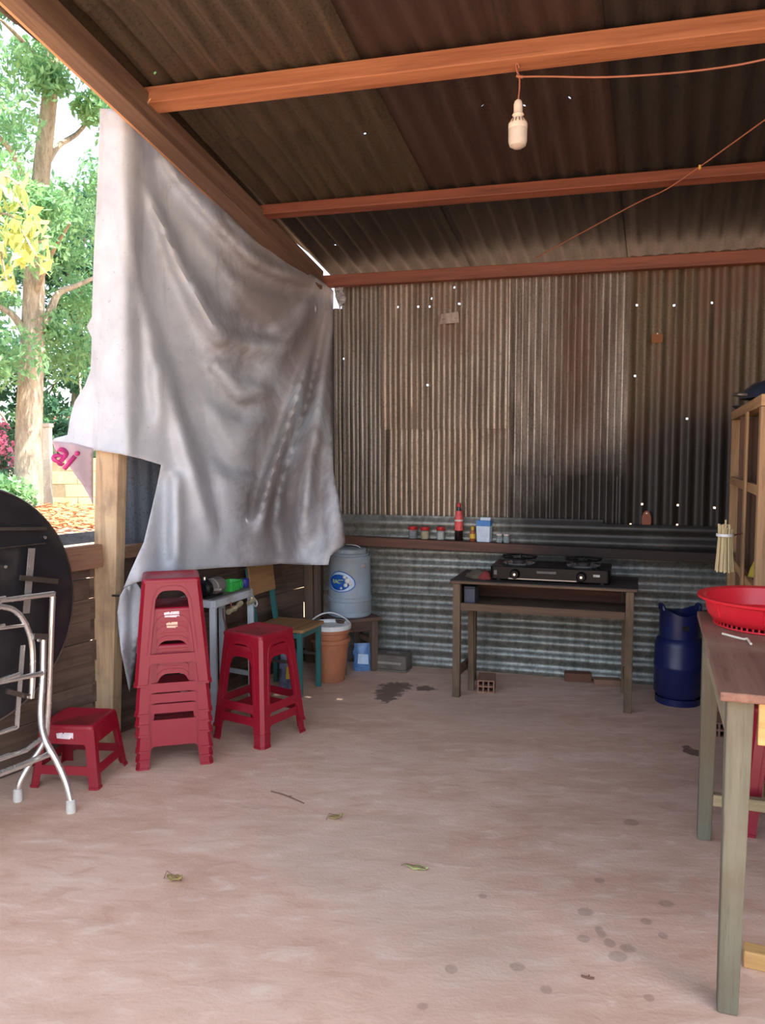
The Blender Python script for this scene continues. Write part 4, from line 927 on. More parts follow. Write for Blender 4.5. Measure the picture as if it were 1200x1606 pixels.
MB().bar((0.055, 0.14, 0), (0.05, 0.14, DZ - 0.15), 0.032, 0.032).build('inner_upright', W_DESKZ, dk, 0.003)
MB().box((-0.035, -0.03, DZ - 0.018), (dL + 0.04, DD - 0.01, DZ)).build('top', W_DESKT, dk, 0.004)
MB().box((-0.03, -0.034, DZ - 0.016), (dL + 0.035, -0.0305, DZ - 0.004)).build('front_edge', W_DESKX, dk, 0.001)
MB().box((0.021, -0.014, DZ - 0.165), (dL - 0.021, 0.010, DZ - 0.125)).build('shelf_lip', W_DESKX, dk, 0.003)
MB().box((0.012, 0.0105, DZ - 0.152), (dL - 0.012, DD - 0.075, DZ - 0.138)).build('shelf_board', W_DESKX, dk, 0.002)
MB().box((0.045, DD - 0.09, DZ - 0.137), (dL - 0.045, DD - 0.075, DZ - 0.02)).build('back_panel', wood('desk_red_panel', (96, 58, 46), (70, 42, 34), 'X', 0.8), dk, 0.001)
DM = dk.matrix_basis
def on_desk(x, y, z=DZ + 0.0006): return DM @ V((x, y, z))
drz = math.atan2(dx.y, dx.x)
inb = thing('storage_box', 'small dark blue grey box in the left end of the desk shelf', 'box', on_desk(0.062, 0.09, DZ - 0.1375), drz)
MB().box((-0.03, -0.06, 0), (0.03, 0.06, 0.085)).build('box_body', plain('dark_slate_box', (66, 70, 82), 0.6), inb, 0.003)
MB().box((-0.031, -0.061, 0.0855), (0.031, 0.061, 0.098)).build('box_lid', plain('dark_slate_lid', (52, 52, 60), 0.6), inb, 0.003)
# stove
sx0 = 0.175; SW = 0.625
sv = thing('gas_stove', 'black two burner gas stove on the wooden desk', 'stove', on_desk(sx0, 0.02), drz)
MB().prism(rrect(0, 0, SW, 0.30, 0.02, 4), [], lambda x, y, d: (x, y, 0.012 + d), 0.066).build('body', P_BLACK, sv, 0.005)
for x in (0.04, SW - 0.04):
    for y in (0.04, 0.26): MB().lathe([(0.016, 0), (0.014, 0.0125)], 12, (x, y, 0)).build('rubber_foot', P_BLK2, sv)
MB().box((0.10, -0.003, 0.014), (SW - 0.17, 0.001, 0.019)).build('chrome_trim', P_DULLM, sv)
MB().box((0.25, -0.003, 0.050), (0.35, 0.001, 0.062)).build('name_plate', plain('grey_badge', (86, 80, 80), 0.5, var=0.4, scale=70), sv)
MB().box((SW - 0.085, -0.003, 0.044), (SW - 0.052, 0.001, 0.056)).build('sticker', plain('stove_sticker', (170, 168, 164), 0.5, var=0.3, scale=90), sv)
MB().box((0.022, -0.003, 0.034), (0.038, 0.001, 0.058)).build('side_sticker', plain('stove_sticker_dim', (96, 94, 92), 0.5), sv)
for x in (0.135, SW - 0.145):
    kb = MB().tube([(x, -0.001, 0.042), (x, -0.02, 0.042), (x, -0.026, 0.042)], [0.027, 0.025, 0.019], 20).build('knob', P_BLACK, sv)
    MB().tube([(x, -0.0262, 0.042), (x, -0.029, 0.042)], 0.0065, 10).build('knob_cap', P_CHROME, kb)
    MB().lathe([(0.085, 0.0785), (0.088, 0.084), (0.07, 0.086), (0.045, 0.081), (0.0, 0.081)], 28, (x, 0.155, 0), capt=False).build('drip_pan', P_CHROME, sv)
    MB().lathe([(0.035, 0.0815), (0.038, 0.095), (0.03, 0.101), (0.012, 0.101)], 20, (x, 0.155, 0)).build('burner_head', plain('burner_iron', (60, 58, 56), 0.6), sv)
    ps = MB().tube([(x + 0.092 * math.cos(q * math.pi / 16), 0.155 + 0.092 * math.sin(q * math.pi / 16), 0.116) for q in range(33)], 0.005, 6, cap=False).build('pan_support', P_BLACK, sv)
    for q in range(5):
        an = q * 2 * math.pi / 5 + 0.3; c_, s_ = math.cos(an), math.sin(an)
        MB().bar((x + 0.045 * c_, 0.155 + 0.045 * s_, 0.118), (x + 0.100 * c_, 0.155 + 0.100 * s_, 0.118), 0.006, 0.009).build('prong', P_BLACK, ps)
        MB().bar((x + 0.09 * c_, 0.155 + 0.09 * s_, 0.079), (x + 0.09 * c_, 0.155 + 0.09 * s_, 0.117), 0.007, 0.007).build('prong_leg', P_BLACK, ps)
# crumpled rag left of the stove
rg = thing('kitchen_rag', 'crumpled red and grey rag on the desk left of the stove', 'rag', on_desk(0.10, 0.11), drz)
def lump(sx, sy, sz, seed, mat, par, name, cx=0, cy=0):
    rnd = random.Random(seed); vs = []; fs = []; n = 14; m_ = 7
    for j in range(m_ + 1):
        th = (math.pi / 2) * j / m_
        for i in range(n):
            an = 2 * math.pi * i / n; r_ = 1 + rnd.uniform(-0.22, 0.22) * math.cos(th)
            vs.append((cx + sx * math.cos(an) * math.cos(th) * r_, cy + sy * math.sin(an) * math.cos(th) * r_, sz * math.sin(th) * (1 + rnd.uniform(-.15, .15)) if j else 0))
    for j in range(m_):
        for i in range(n): fs.append((j * n + i, j * n + (i + 1) % n, j * n + n + (i + 1) % n, j * n + n + i))
    fs.append(tuple(reversed(range(n)))); return MB().add(vs, fs, True).build(name, mat, par, ang=60)
lump(0.07, 0.05, 0.045, 3, plain('rag_grey', (86, 78, 66), 0.9, var=0.3), rg, 'grey_cloth'); lump(0.035, 0.03, 0.04, 5, plain('rag_red', (120, 46, 44), 0.9), rg, 'red_cloth', 0.045, -0.045)
# ================================================================== BRICKS
def hollow_brick(lab, p, rz, wd, ht, ln, nx, nz, grp=None, col=P_BRICK):
    t = thing('hollow_brick', lab, 'brick', p, rz, grp); e = 0.008; holes = []
    cw_ = (wd - e * (nx + 1)) / nx; chh = (ht - e * (nz + 1)) / nz
    for i in range(nx):
        for j in range(nz):
            x0 = -wd / 2 + e + i * (cw_ + e); z0 = e + j * (chh + e); holes.append([(x0, z0), (x0, z0 + chh), (x0 + cw_, z0 + chh), (x0 + cw_, z0)])
    MB().prism([(-wd / 2, 0), (wd / 2, 0), (wd / 2, ht), (-wd / 2, ht)], holes, lambda x, y, d: (x, d, y), ln).build('brick_body', col, t)
    return t
bp = fl(762, 1087); hollow_brick('six hole hollow clay brick standing on the floor under the desk', bp, drz + 0.12, 0.095, 0.072, 0.16, 3, 2)
for (x0, x1, y, lab) in [(886, 928, 1069, 'solid red brick at the wall foot under the desk, left one'), (932, 974, 1075, 'paler solid brick at the wall foot under the desk, right one')]:
    pa, pb = fl(x0, y), fl(x1, y + 2); d_ = pb - pa
    t = thing('solid_brick', lab, 'brick', pa, math.atan2(d_.y, d_.x), 'bricks at the wall foot'); MB().box((0, 0, 0), (d_.length, 0.07, 0.05 if x0 < 900 else 0.035)).build('brick_body', P_BRICK if x0 > 900 else plain('dark_brick', (112, 74, 58), 0.9), t, 0.004)
bp = fl(1128, 1158); hollow_brick('hollow clay brick on the floor seen between the weathered table legs', bp, -0.3, 0.12, 0.075, 0.17, 4, 2)
# ================================================================== GAS CYLINDER
gc = V((1.592, 4.215, 0)); gr = 0.125
gt = thing('gas_cylinder', 'dark blue gas cylinder on the floor beside the desk', 'gas cylinder', gc)
MB().lathe([(gr - 0.012, 0.0), (gr - 0.008, 0.0), (gr - 0.008, 0.035)], 32, capt=False).build('foot_ring', P_GAS, gt)
MB().lathe([(0.05, 0.028), (gr - 0.02, 0.032), (gr, 0.06), (gr, 0.19), (gr + 0.0025, 0.195), (gr + 0.0025, 0.21), (gr, 0.215), (gr, 0.31), (gr - 0.01, 0.345), (gr - 0.045, 0.375), (0.04, 0.385)], 36).build('tank', P_GAS, gt)
cl = []; nn_ = 40
def collar_h(an):
    a = (an - math.pi * 0.5) % (2 * math.pi); 
    return 0.505 if (0.5 < (an % math.pi) < 0.9 or 2.3 < (an % math.pi) < 2.7) else 0.485
vs = []; fs = []
for i in range(nn_ + 1):
    an = -math.pi / 2 + 0.0 + (2 * math.pi) * i / nn_; r_ = gr - 0.022
    h_ = 0.50 + 0.022 * math.cos(2 * an) 
    for rr_, z in ((r_, 0.355), (r_, h_), (r_ - 0.004, h_), (r_ - 0.004, 0.355)): vs.append((rr_ * math.cos(an), rr_ * math.sin(an), z))
for i in range(nn_):
    an = -math.pi / 2 + (2 * math.pi) * (i + 0.5) / nn_
    for k in range(4): fs.append((i * 4 + k, i * 4 + 4 + k, i * 4 + 4 + (k + 1) % 4, i * 4 + (k + 1) % 4))
clr = MB().add(vs, fs, True).build('collar', P_GAS, gt)
for s_ in (-1, 1):
    MB().tube(smooth_path([(s_ * (gr - 0.03), -0.03, 0.50), (s_ * (gr - 0.026), -0.02, 0.524), (s_ * (gr - 0.026), 0.02, 0.524), (s_ * (gr - 0.03), 0.03, 0.50)]), 0.010, 8).build('grip', P_GAS, clr)
MB().lathe([(0.02, 0.384), (0.016, 0.43), (0.022, 0.432), (0.022, 0.452)], 16).build('valve', P_BRASS, gt)
hb = MB().prism(rrect(-0.024, 0.405, 0.012, 0.432, 0.01, 3), [], lambda x, y, d: (x, -(gr - 0.0215) - 0.003 + d, y), 0.002).build('collar_slot', P_BLK2, clr)
# ================================================================== SHELF THINGS
def jar(x, lab, fill, lidm, h=0.075, r=0.026, grp='spice jars on the wall shelf', fh=0.6):
    p = shelf_pt(x); t = thing('glass_jar', lab, 'jar', p, 0, grp)
    MB().lathe([(r - 0.003, 0.0), (r, 0.004), (r, h * 0.68), (r - 0.004, h * 0.74), (r - 0.004, h * 0.8)], 20).build('glass', P_GLASS, t)
    if fill: MB().lathe([(r - 0.004, 0.002), (r - 0.0025, 0.005), (r - 0.0025, h * fh)], 20).build('filling', fill, t)
    if lidm: MB().lathe([(r + 0.001, h * 0.72), (r + 0.002, h * 0.74), (r + 0.002, h * 0.97), (r - 0.002, h), (r - 0.012, h)], 20, capb=False).build('lid', lidm, t)
    else: MB().lathe([(r - 0.004, h * 0.8), (r - 0.001, h * 0.82), (r - 0.001, h * 0.96), (r - 0.003, h)], 20).build('lid', P_LABW, t)
    return t
jar(647, 'nearly empty glass jar with red lid, first from left on the wall shelf', plain('grey_pepper', (96, 96, 104), 0.7), P_REDL)
jar(667, 'glass jar of yellow spice with red lid on the wall shelf', P_YFILL, P_REDL)
jar(691, 'glass jar of white salt with red lid left of the sauce bottle', P_WFILL, P_REDL, 0.08, 0.024)
p = shelf_pt(720); t = thing('sauce_bottle', 'tall dark sauce bottle with pink label and red cap on the wall shelf', 'bottle', p)
MB().lathe([(0.022, 0), (0.025, 0.004), (0.025, 0.13), (0.02, 0.165), (0.011, 0.195), (0.010, 0.205)], 22).build('bottle_glass', P_SOY, t)
lb = MB().lathe([(0.0255, 0.062), (0.0256, 0.13), (0.0208, 0.165), (0.0165, 0.18)], 22, capb=False, capt=False).build('label', P_LABR, t)
MB().lathe([(0.0262, 0.118), (0.0262, 0.128)], 22, capb=False, capt=False).build('label_band', P_LABW, t)
MB().lathe([(0.012, 0.203), (0.0125, 0.206), (0.0125, 0.222), (0.009, 0.228)], 16).build('cap', P_REDL, t)
p = shelf_pt(740.5); t = thing('small_sauce_bottle', 'small amber sauce bottle with yellow cap beside the blue carton', 'bottle', p)
MB().lathe([(0.016, 0), (0.018, 0.003), (0.018, 0.05), (0.010, 0.064), (0.009, 0.07)], 18).build('bottle_glass', P_AMBER, t)
MB().lathe([(0.0186, 0.018), (0.0186, 0.045)], 18, capb=False, capt=False).build('label', P_YFILL, t); MB().lathe([(0.0105, 0.068), (0.0105, 0.086), (0.008, 0.088)], 14).build('cap', P_YFILL, t)
p = shelf_pt(760); t = thing('milk_carton', 'blue and white carton standing on the wall shelf', 'carton', p, math.atan2(U.y, U.x) - 0.15)
MB().hexa([(-0.038, -0.025, 0), (0.040, -0.025, 0), (0.040, 0.025, 0), (-0.038, 0.025, 0)], [(-0.044, -0.022, 0.095), (0.043, -0.022, 0.095), (0.043, 0.022, 0.095), (-0.044, 0.022, 0.095)]).build('carton_body', P_CARTW, t, 0.003)
MB().hexa([(-0.044, -0.0222, 0.0955), (0.043, -0.0222, 0.0955), (0.043, 0.022, 0.0955), (-0.044, 0.022, 0.0955)], [(-0.045, -0.018, 0.128), (0.044, -0.018, 0.128), (0.044, 0.018, 0.128), (-0.045, 0.018, 0.128)]).build('blue_band', P_CARTB, t, 0.002)
MB().hexa([(-0.022, -0.012, 0.1285), (0.040, -0.012, 0.1285), (0.040, 0.012, 0.1285), (-0.022, 0.012, 0.1285)], [(-0.022, -0.003, 0.146), (0.040, -0.003, 0.146), (0.040, 0.003, 0.146), (-0.022, 0.003, 0.146)]).build('top_fold', P_CARTW, t, 0.001)
jar(783, 'clear empty glass jar beside the blue carton on the wall shelf', None, None, 0.052, 0.018, 'small clear jars')
jar(794, 'clear empty glass jar at the right end of the wall shelf row', None, None, 0.052, 0.018, 'small clear jars')
# brick coloured stopper plugging a hole in the sooty sheet
pp = wl(1014, 816, 0.045); t = thing('rusty_patch', 'oval rust red metal patch on the sooty back wall', 'patch', pp, math.atan2(U.y, U.x))
MB().prism([(0.026 * math.cos(k * math.pi / 12), 0.055 * math.sin(k * math.pi / 12)) for k in range(24)], [], lambda x, y, d: (x, d, y), 0.004).build('patch_plate', plain('rust_red', (140, 82, 62), 0.8), t); MB().tube([(0, -0.002, 0.04), (0, 0.003, 0.04)], 0.005, 8).build('nail_head', P_DULLM, t)
pp = wl(1031, 529, 0.045); t = thing('paper_scrap', 'small orange brown scrap nailed high on the back wall', 'scrap', pp, math.atan2(U.y, U.x))
MB().prism([(-0.028, -0.03), (0.027, -0.03), (0.03, 0.012), (0.0, 0.028), (-0.03, 0.016)], [], lambda x, y, d: (x, d, y), 0.003).build('scrap_sheet', plain('orange_scrap', (128, 82, 46), 0.8), t); MB().tube([(0, -0.003, 0.02), (0, 0.003, 0.02)], 0.004, 8).build('nail_head', P_DULLM, t)
# torn cloth in the gap at the roof corner
cs_ = thing('torn_cloth_scrap', 'torn pale cloth scrap hanging in the gap at the roof corner', 'cloth', V(wl(532, 488, 0.06)))
vv, tt = cdt([(524, 446), (541, 446), (537, 455), (543, 468), (541, 476), (535, 480), (533, 488), (531, 478), (526, 466)], 4)
MB().add([wl(p.x, p.y, 0.055 + 0.01 * math.sin(p.x * 1.1) + 0.008 * math.sin(p.y * 0.4)) - cs_.location for p in vv], tt, True).build('cloth', TARP, cs_, solid=0.002)
# ================================================================== WEATHERED TABLE AT THE RIGHT
tf, tb_ = fl(1140, 1582), fl(1104, 1314); e_ = (tb_ - tf); tl = e_.length; rz_t = math.atan2(e_.y, e_.x) - math.pi / 2
tt_ = thing('weathered_table', 'weathered grey wooden table at the right edge of the picture', 'table', tf, rz_t); TZ = 0.785; TW = 1.15
def tleg(x, y, wt, wb_):
    MB().hexa([(x - wb_ / 2, y - wb_ / 2, 0), (x + wb_ / 2, y - wb_ / 2, 0), (x + wb_ / 2, y + wb_ / 2, 0), (x - wb_ / 2, y + wb_ / 2, 0)], [(x - wb_ / 2, y - wb_ / 2, TZ - 0.022), (x - wb_ / 2 + wt, y - wb_ / 2, TZ - 0.022), (x - wb_ / 2 + wt, y - wb_ / 2 + wt, TZ - 0.022), (x - wb_ / 2, y - wb_ / 2 + wt, TZ - 0.022)]).build('leg', W_GREYZ, tt_, 0.004)
tleg(0.0, 0.0, 0.058, 0.046); tleg(0.0, tl, 0.056, 0.045); tleg(TW, 0.0, 0.066, 0.05); tleg(TW, tl, 0.056, 0.045)
MB().box((0.045, -0.018, TZ - 0.125), (TW - 0.03, 0.006, TZ - 0.0225)).build('apron', W_YEL, tt_, 0.003)
MB().box((-0.02, 0.045, TZ - 0.125), (0.004, tl - 0.025, TZ - 0.0225)).build('apron', W_GREYY, tt_, 0.003)
MB().box((TW + 0.02, 0.045, TZ - 0.125), (TW + 0.04, tl - 0.025, TZ - 0.0225)).build('apron', W_GREYY, tt_, 0.003)
MB().box((0.035, tl - 0.012, TZ - 0.125), (TW - 0.03, tl + 0.01, TZ - 0.0225)).build('apron', W_GREYX, tt_, 0.003)
MB().box((0.0235, tl - 0.02, 0.125), (TW - 0.0235, tl + 0.012, 0.165)).build('stretcher', W_GREYX, tt_, 0.003)
nb_ = 4; bw = (TW + 0.10) / nb_
for k in range(nb_): MB().box((-0.04 + k * bw, -0.045, TZ - 0.022 + 0.0006), (-0.04 + (k + 1) * bw - 0.0015, tl + 0.05, TZ + random.uniform(-0.001, 0.001))).build('top_board', W_TOPR, tt_, 0.004)
TM = tt_.matrix_basis
wp = fl(1166, 1518); t = thing('wooden_batten', 'short pale wooden batten lying on the floor behind the front table leg', 'batten', wp, math.radians(-22))
MB().box((0, 0, 0), (0.55, 0.05, 0.045)).build('batten', W_YEL, t, 0.004)
MB().box((0.12, 0.006, 0.0452), (0.124, 0.044, 0.047)).build('pencil_mark', P_TWIG, t)
# red basket
bk_ = dp(1208, 960, 2.50); bt_ = thing('plastic_basket', 'bright red plastic basket on the weathered table', 'basket', V((bk_.x, bk_.y, TZ + 0.0015)))
R0, R1, BH = 0.168, 0.205, 0.088
MB().lathe([(R0 - 0.012, 0.012), (R0 + 0.004, 0.018), (R0 + 0.016, 0.034), (R1 - 0.010, BH - 0.01), (R1 + 0.010, BH - 0.004), (R1 + 0.012, BH + 0.004), (R1 + 0.004, BH + 0.006), (R1 - 0.013, BH), (R0 + 0.010, 0.034), (R0 - 0.01, 0.020), (0.0, 0.018)], 56, capb=False, capt=False).build('bowl', P_BASK, bt_)
MB().lathe([(0.0, 0.011), (R0 - 0.012, 0.011)], 40, capb=False, capt=False).build('bottom', P_BASK, bt_)
for k in range(8):
    an = k * math.pi / 4 + 0.25; c_, s_ = math.cos(an), math.sin(an)
    MB().bar(((R0 + 0.018) * c_, (R0 + 0.018) * s_, 0.036), ((R1 - 0.009) * c_, (R1 - 0.009) * s_, BH - 0.008), 0.004, 0.004).build('seam_rib', P_BASK, bt_)
for k in range(60):
    an = k * 2 * math.pi / 60; c_, s_ = math.cos(an), math.sin(an)
    MB().bar(((R0 - 0.004) * c_, (R0 - 0.004) * s_, 0), ((R0 - 0.004) * c_, (R0 - 0.004) * s_, 0.015), 0.005, 0.004).build('foot_slat', P_BASK, bt_)
MB().tube([((R0 - 0.003) * math.cos(q * math.pi / 24), (R0 - 0.003) * math.sin(q * math.pi / 24), 0.003) for q in range(49)], 0.003, 6, cap=False).build('foot_ring', P_BASK, bt_)
# bent straw
s0, s1, s2 = [fl(x, y, TZ + 0.005) for x, y in ((1133, 994), (1171, 1002), (1178, 1010))]
t = thing('drinking_straw', 'bent cream drinking straw lying on the weathered table', 'straw', V((s1.x, s1.y, TZ + 0.0015)))
r_ = lambda p: V((p.x - s1.x, p.y - s1.y, 0.004))
MB().tube([r_(s0), r_(s0) * 0.1], 0.0035, 8).build('straw_tube', P_STRAW, t); MB().tube([r_(s0) * 0.1, V((0.002, 0.0, 0.004)), r_(s2)], 0.0035, 8).build('straw_tip', P_STRAW, t)
# ================================================================== OPEN RACK BEHIND THE TABLE
kn, kf = V((1.425, 3.02, 0)), V((1.868, 4.29, 0)); kd = kf - kn; kl = kd.length; rz_k = math.atan2(kd.y, kd.x) - math.pi / 2
kk = thing('wooden_rack', 'tall open yellowish wooden rack behind the weathered table', 'rack', kn, rz_k); KZ = 1.555; KW = 0.42
def kpost(name, x, y, a, c, mat=W_YELZ): MB().box((x, y, 0), (x + a, y + c, KZ - 0.045)).build(name, mat, kk, 0.003)
kpost('post', 0.0, 0.0, 0.06, 0.06); kpost('post', 0.0, kl - 0.05, 0.05, 0.05); kpost('post', KW, 0.0, 0.06, 0.06); kpost('post', KW, kl - 0.05, 0.05, 0.05)
kpost('batten', -0.012, 0.40, 0.011, 0.075); kpost('batten', 0.004, 0.85, 0.02, 0.03, W_DARKY)
MB().box((-0.001, -0.01, KZ - 0.0445), (0.03, kl + 0.01, KZ)).build('side_rail', W_YELY, kk, 0.003); MB().box((KW + 0.02, -0.01, KZ - 0.0445), (KW + 0.055, kl + 0.01, KZ)).build('side_rail', W_YELY, kk, 0.003)
for z in (0.25, 0.80, 1.2):
    MB().box((0.080, 0.002, z), (KW - 0.002, kl - 0.002, z + 0.02)).build('shelf', W_YELY, kk, 0.002)
    MB().box((0.0, 0.0605, z - 0.03), (0.02, kl - 0.051, z + 0.01)).build('shelf_rail', W_YELY, kk, 0.002)
for k in range(6): MB().box((0.066, k * kl / 6, 0.05), (0.078, (k + 1) * kl / 6 - 0.004, KZ - 0.05)).build('back_board', W_DARKY, kk, 0.002)
for k in range(5): MB().box((0.032, k * kl / 5, KZ - 0.03), (KW + 0.018, (k + 1) * kl / 5 - 0.004, KZ - 0.012)).build('top_board', W_YEL, kk, 0.002)
KM = kk.matrix_basis
p = KM @ V((0.10, 0.30, KZ - 0.012)); 
t = thing('frying_pan', 'dark wok lying upside down on top of the wooden rack', 'pan', V((p.x, p.y, KZ + 0.0008)))
MB().lathe([(0.15, 0.0), (0.152, 0.004), (0.135, 0.035), (0.10, 0.062), (0.05, 0.078), (0.0, 0.082)], 36, capb=False, capt=False).build('pan_body', plain('blue_black_enamel', (36, 44, 58), 0.3), t)
MB().tube(smooth_path([(-0.147, 0.03, 0.012), (-0.178, 0.02, 0.016), (-0.178, -0.02, 0.016), (-0.147, -0.03, 0.012)]), 0.006, 8).build('pan_handle', P_DULLM, t)
p = KM @ V((0.075, 1.15, 0)); t = thing('metal_lid', 'small thin metal dish at the far end of the rack top', 'dish', V((p.x, p.y, KZ - 0.0115)))
MB().lathe([(0.06, 0.012), (0.085, 0.03), (0.09, 0.032), (0.088, 0.027), (0.06, 0.006), (0.055, 0.0)], 28, capt=False).build('dish_body', P_DULLM, t); MB().lathe([(0.012, 0.0125), (0.012, 0.02), (0.016, 0.03)], 12).build('dish_knob', P_BLK2, t)
p = KM @ V((0.035, 0.36, 0.8105)); t = thing('yellow_packet', 'small yellow packet on the side rail of the wooden rack', 'packet', V((p.x, p.y, 0.8105)))
lump(0.022, 0.022, 0.06, 9, plain('yellow_packet', (196, 176, 60), 0.6), t, 'packet_body'); MB().box((-0.008, -0.021, 0.02), (0.008, -0.0195, 0.035)).build('packet_label', P_GREEN, t)
# bundle of bamboo sticks tied to the rack
bs = dp(1136.5, 860, 3.30); bt0 = thing('stick_bundle', 'bundle of bamboo sticks tied upright to the side of the rack', 'sticks', V((bs.x, bs.y, bs.z - 0.1)))
for k in range(30):
    an = k * 2.399963; rr_ = 0.030 * math.sqrt((k + 0.5) / 30); top_h = 0.19 + random.uniform(-0.012, 0.012) + (0.018 if k == 3 else 0)
    MB().tube([(rr_ * 1.25 * math.cos(an), rr_ * 1.25 * math.sin(an), 0.0 + random.uniform(0, .006)), (rr_ * 0.9 * math.cos(an), rr_ * 0.9 * math.sin(an), 0.15), (rr_ * 0.98 * math.cos(an + .1), rr_ * 0.98 * math.sin(an + .1), top_h)], 0.0034, 5).build('stick', P_BAMB, bt0)
MB().lathe([(0.034, 0.150), (0.0348, 0.152), (0.0348, 0.160), (0.034, 0.162)], 20, capb=False, capt=False).build('band', P_WLID, bt0)
mbp = (KM @ V((-0.012, 0.44, 0))); mbp.z = bs.z + 0.05; q_ = mbp - V((bs.x, bs.y, bs.z - 0.1))
MB().tube([(0.034, 0, 0.154), V((q_.x * 0.5 + 0.01, q_.y * 0.5, 0.15)), q_], 0.003, 6).build('tie', plain('red_string', (150, 84, 84), 0.7), bt0)
# ================================================================== LAMP AND CORDS
hk = pl(808, 108, RO - RN * 0.085, RN); lam = dp(812, 233, hk.y)
lp = thing('hanging_bulb', 'white LED bulb hanging on a thin cord from the front purlin', 'lamp', lam)
MB().lathe([(0.0, 0.0), (0.016, 0.001), (0.030, 0.010), (0.0345, 0.024), (0.0352, 0.07)], 28, capb=False, capt=True).build('diffuser', P_BULBD, lp)
hs_ = MB().lathe([(0.0356, 0.0702), (0.0352, 0.088), (0.026, 0.104), (0.017, 0.112), (0.017, 0.118)], 28).build('housing', P_BULBW, lp)
for k in range(16):
    an = k * math.pi / 8; c_, s_ = math.cos(an), math.sin(an)
    MB().bar((0.0345 * c_, 0.0345 * s_, 0.089), (0.0275 * c_, 0.0275 * s_, 0.1035), 0.003, 0.0016).build('vent_slot', P_TWIG, hs_)
MB().lathe([(0.020, 0.1182), (0.022, 0.121), (0.020, 0.124), (0.0165, 0.130), (0.0165, 0.158), (0.013, 0.170), (0.006, 0.176)], 24).build('socket', P_BULBW, lp)
hz = hk.z - lam.z
MB().tube(smooth_path([(0, 0, 0.174), (0.004, 0, 0.22), (0.003, 0, hz - 0.03), (-0.006, 0, hz - 0.008), (-0.010, 0.0, hz + 0.012), (-0.004, -0.004, hz + 0.016), (0.002, -0.004, hz)]), 0.0032, 7).build('cord', P_CORD, lp)
j0 = lam + V((0.003, -0.004, hz - 0.03))
t = thing('power_cord', 'brown power cord running from the bulb along the ceiling to the right', 'cord', j0)
pts = [j0] + [dp(x, y, Y) for x, y, Y in [(860, 120, hk.y - 0.05), (950, 121, hk.y - 0.12), (1050, 115, hk.y - 0.2), (1130, 106, hk.y - 0.27), (1200, 93, hk.y - 0.33), (1330, 60, hk.y - 0.42)]]
MB().tube([p - j0 for p in smooth_path(pts)], 0.0035, 7).build('cord_line', P_CORD, t); MB().tube([(-0.012, 0, 0.004), (0, 0, 0), (0.012, 0, -0.001)], 0.006, 8).build('knot', P_CORD, t)
pc_ = [(1330, 95, 0.11), (1200, 188, 0.09), (1150, 224, 0.085), (1097, 262, 0.075)]
pts = [pl(x, y, RO - RN * d, RN) for x, y, d in pc_]
tz = pts[-1]; t = thing('ceiling_cable', 'thin brown cable crossing under the middle purlin with a yellow clip', 'cable', tz)
back = [pl(x, y, RO - RN * d, RN) for x, y, d in [(1045, 297, 0.085), (1000, 318, 0.06), (920, 361, 0.05), (840, 405, 0.045)]]
MB().tube([p - tz for p in smooth_path(pts + back)], 0.003, 6).build('cable_line', P_CORD, t)
MB().tube([V((0, -0.006, -0.012)), V((0, -0.006, 0.006))], 0.006, 8).build('clip', plain('yellow_clip', (206, 160, 60), 0.5), t)
# ================================================================== FLOOR LITTER
def leaf(lab, x, y, L, wd, rz, mat, curl):
    p = fl(x, y); t = thing('fallen_leaf', lab, 'leaf', p, rz, 'fallen leaves on the floor'); vs = []; fs = []; n = 8
    for i in range(n + 1):
        s_ = i / n; hw = wd * math.sin(math.pi * min(1, s_ * 0.98 + 0.02)) ** 0.8 + 0.0006; z0 = 0.003 + curl * (s_ - 0.4) ** 2
        for k in (-1, 0, 1): vs.append((L * (s_ - 0.5), hw * k, z0 + abs(k) * curl * 0.25 + 0.002 * math.sin(i * 1.7 + k)))
    for i in range(n):
        for k in range(2): fs.append((i * 3 + k, i * 3 + k + 1, i * 3 + k + 4, i * 3 + k + 3))
    MB().add(vs, fs, True).build('blade', mat, t, solid=0.001)
    MB().tube([(-L * 0.72, 0.002, 0.002), (-L * 0.5, 0, 0.004 + curl * 0.7), (L * 0.45, 0, 0.006)], 0.0012, 5).build('midrib', P_TWIG, t)
leaf('curled olive leaf on the floor nearest the red stools', 527, 1285, 0.05, 0.014, 0.25, P_LEAF1, 0.03)
leaf('dry brown green leaf with dark stalk on the floor at left front', 274, 1382, 0.055, 0.016, -0.3, P_LEAF1, 0.035)
leaf('pale green leaf lying in the middle of the floor', 654, 1363, 0.075, 0.013, -0.35, P_LEAF2, 0.012)
a_, b_ = fl(425, 1242), fl(477, 1261); t = thing('twig', 'thin dry twig on the floor in front of the red stools', 'twig', a_)
MB().tube(smooth_path([V((0, 0, 0.0025)), (b_ - a_) * 0.45 + V((0, 0.008, 0.004)), (b_ - a_) + Z * 0.0025]), 0.0022, 6).build('twig_stem', P_TWIG, t); MB().tube([(b_ - a_) * 0.5 + V((0, 0.006, 0.003)), (b_ - a_) * 0.62 + V((0, 0.025, 0.003))], 0.0014, 5).build('side_shoot', P_TWIG, t)
a_, b_ = fl(912, 1532), fl(932, 1536); t = thing('twig', 'short dark twig on the floor at the lower right', 'twig', a_)
MB().tube(smooth_path([V((0, 0, 0.003)), (b_ - a_) * 0.5 + V((0, -0.004, 0.004)), (b_ - a_) + Z * 0.003]), 0.003, 6).build('twig_stem', P_TWIG, t); MB().tube([(b_ - a_) * 0.5 + V((0, -0.004, 0.004)), (b_ - a_) * 0.7 + V((0, 0.01, 0.003))], 0.0014, 5).build('side_shoot', P_TWIG, t)
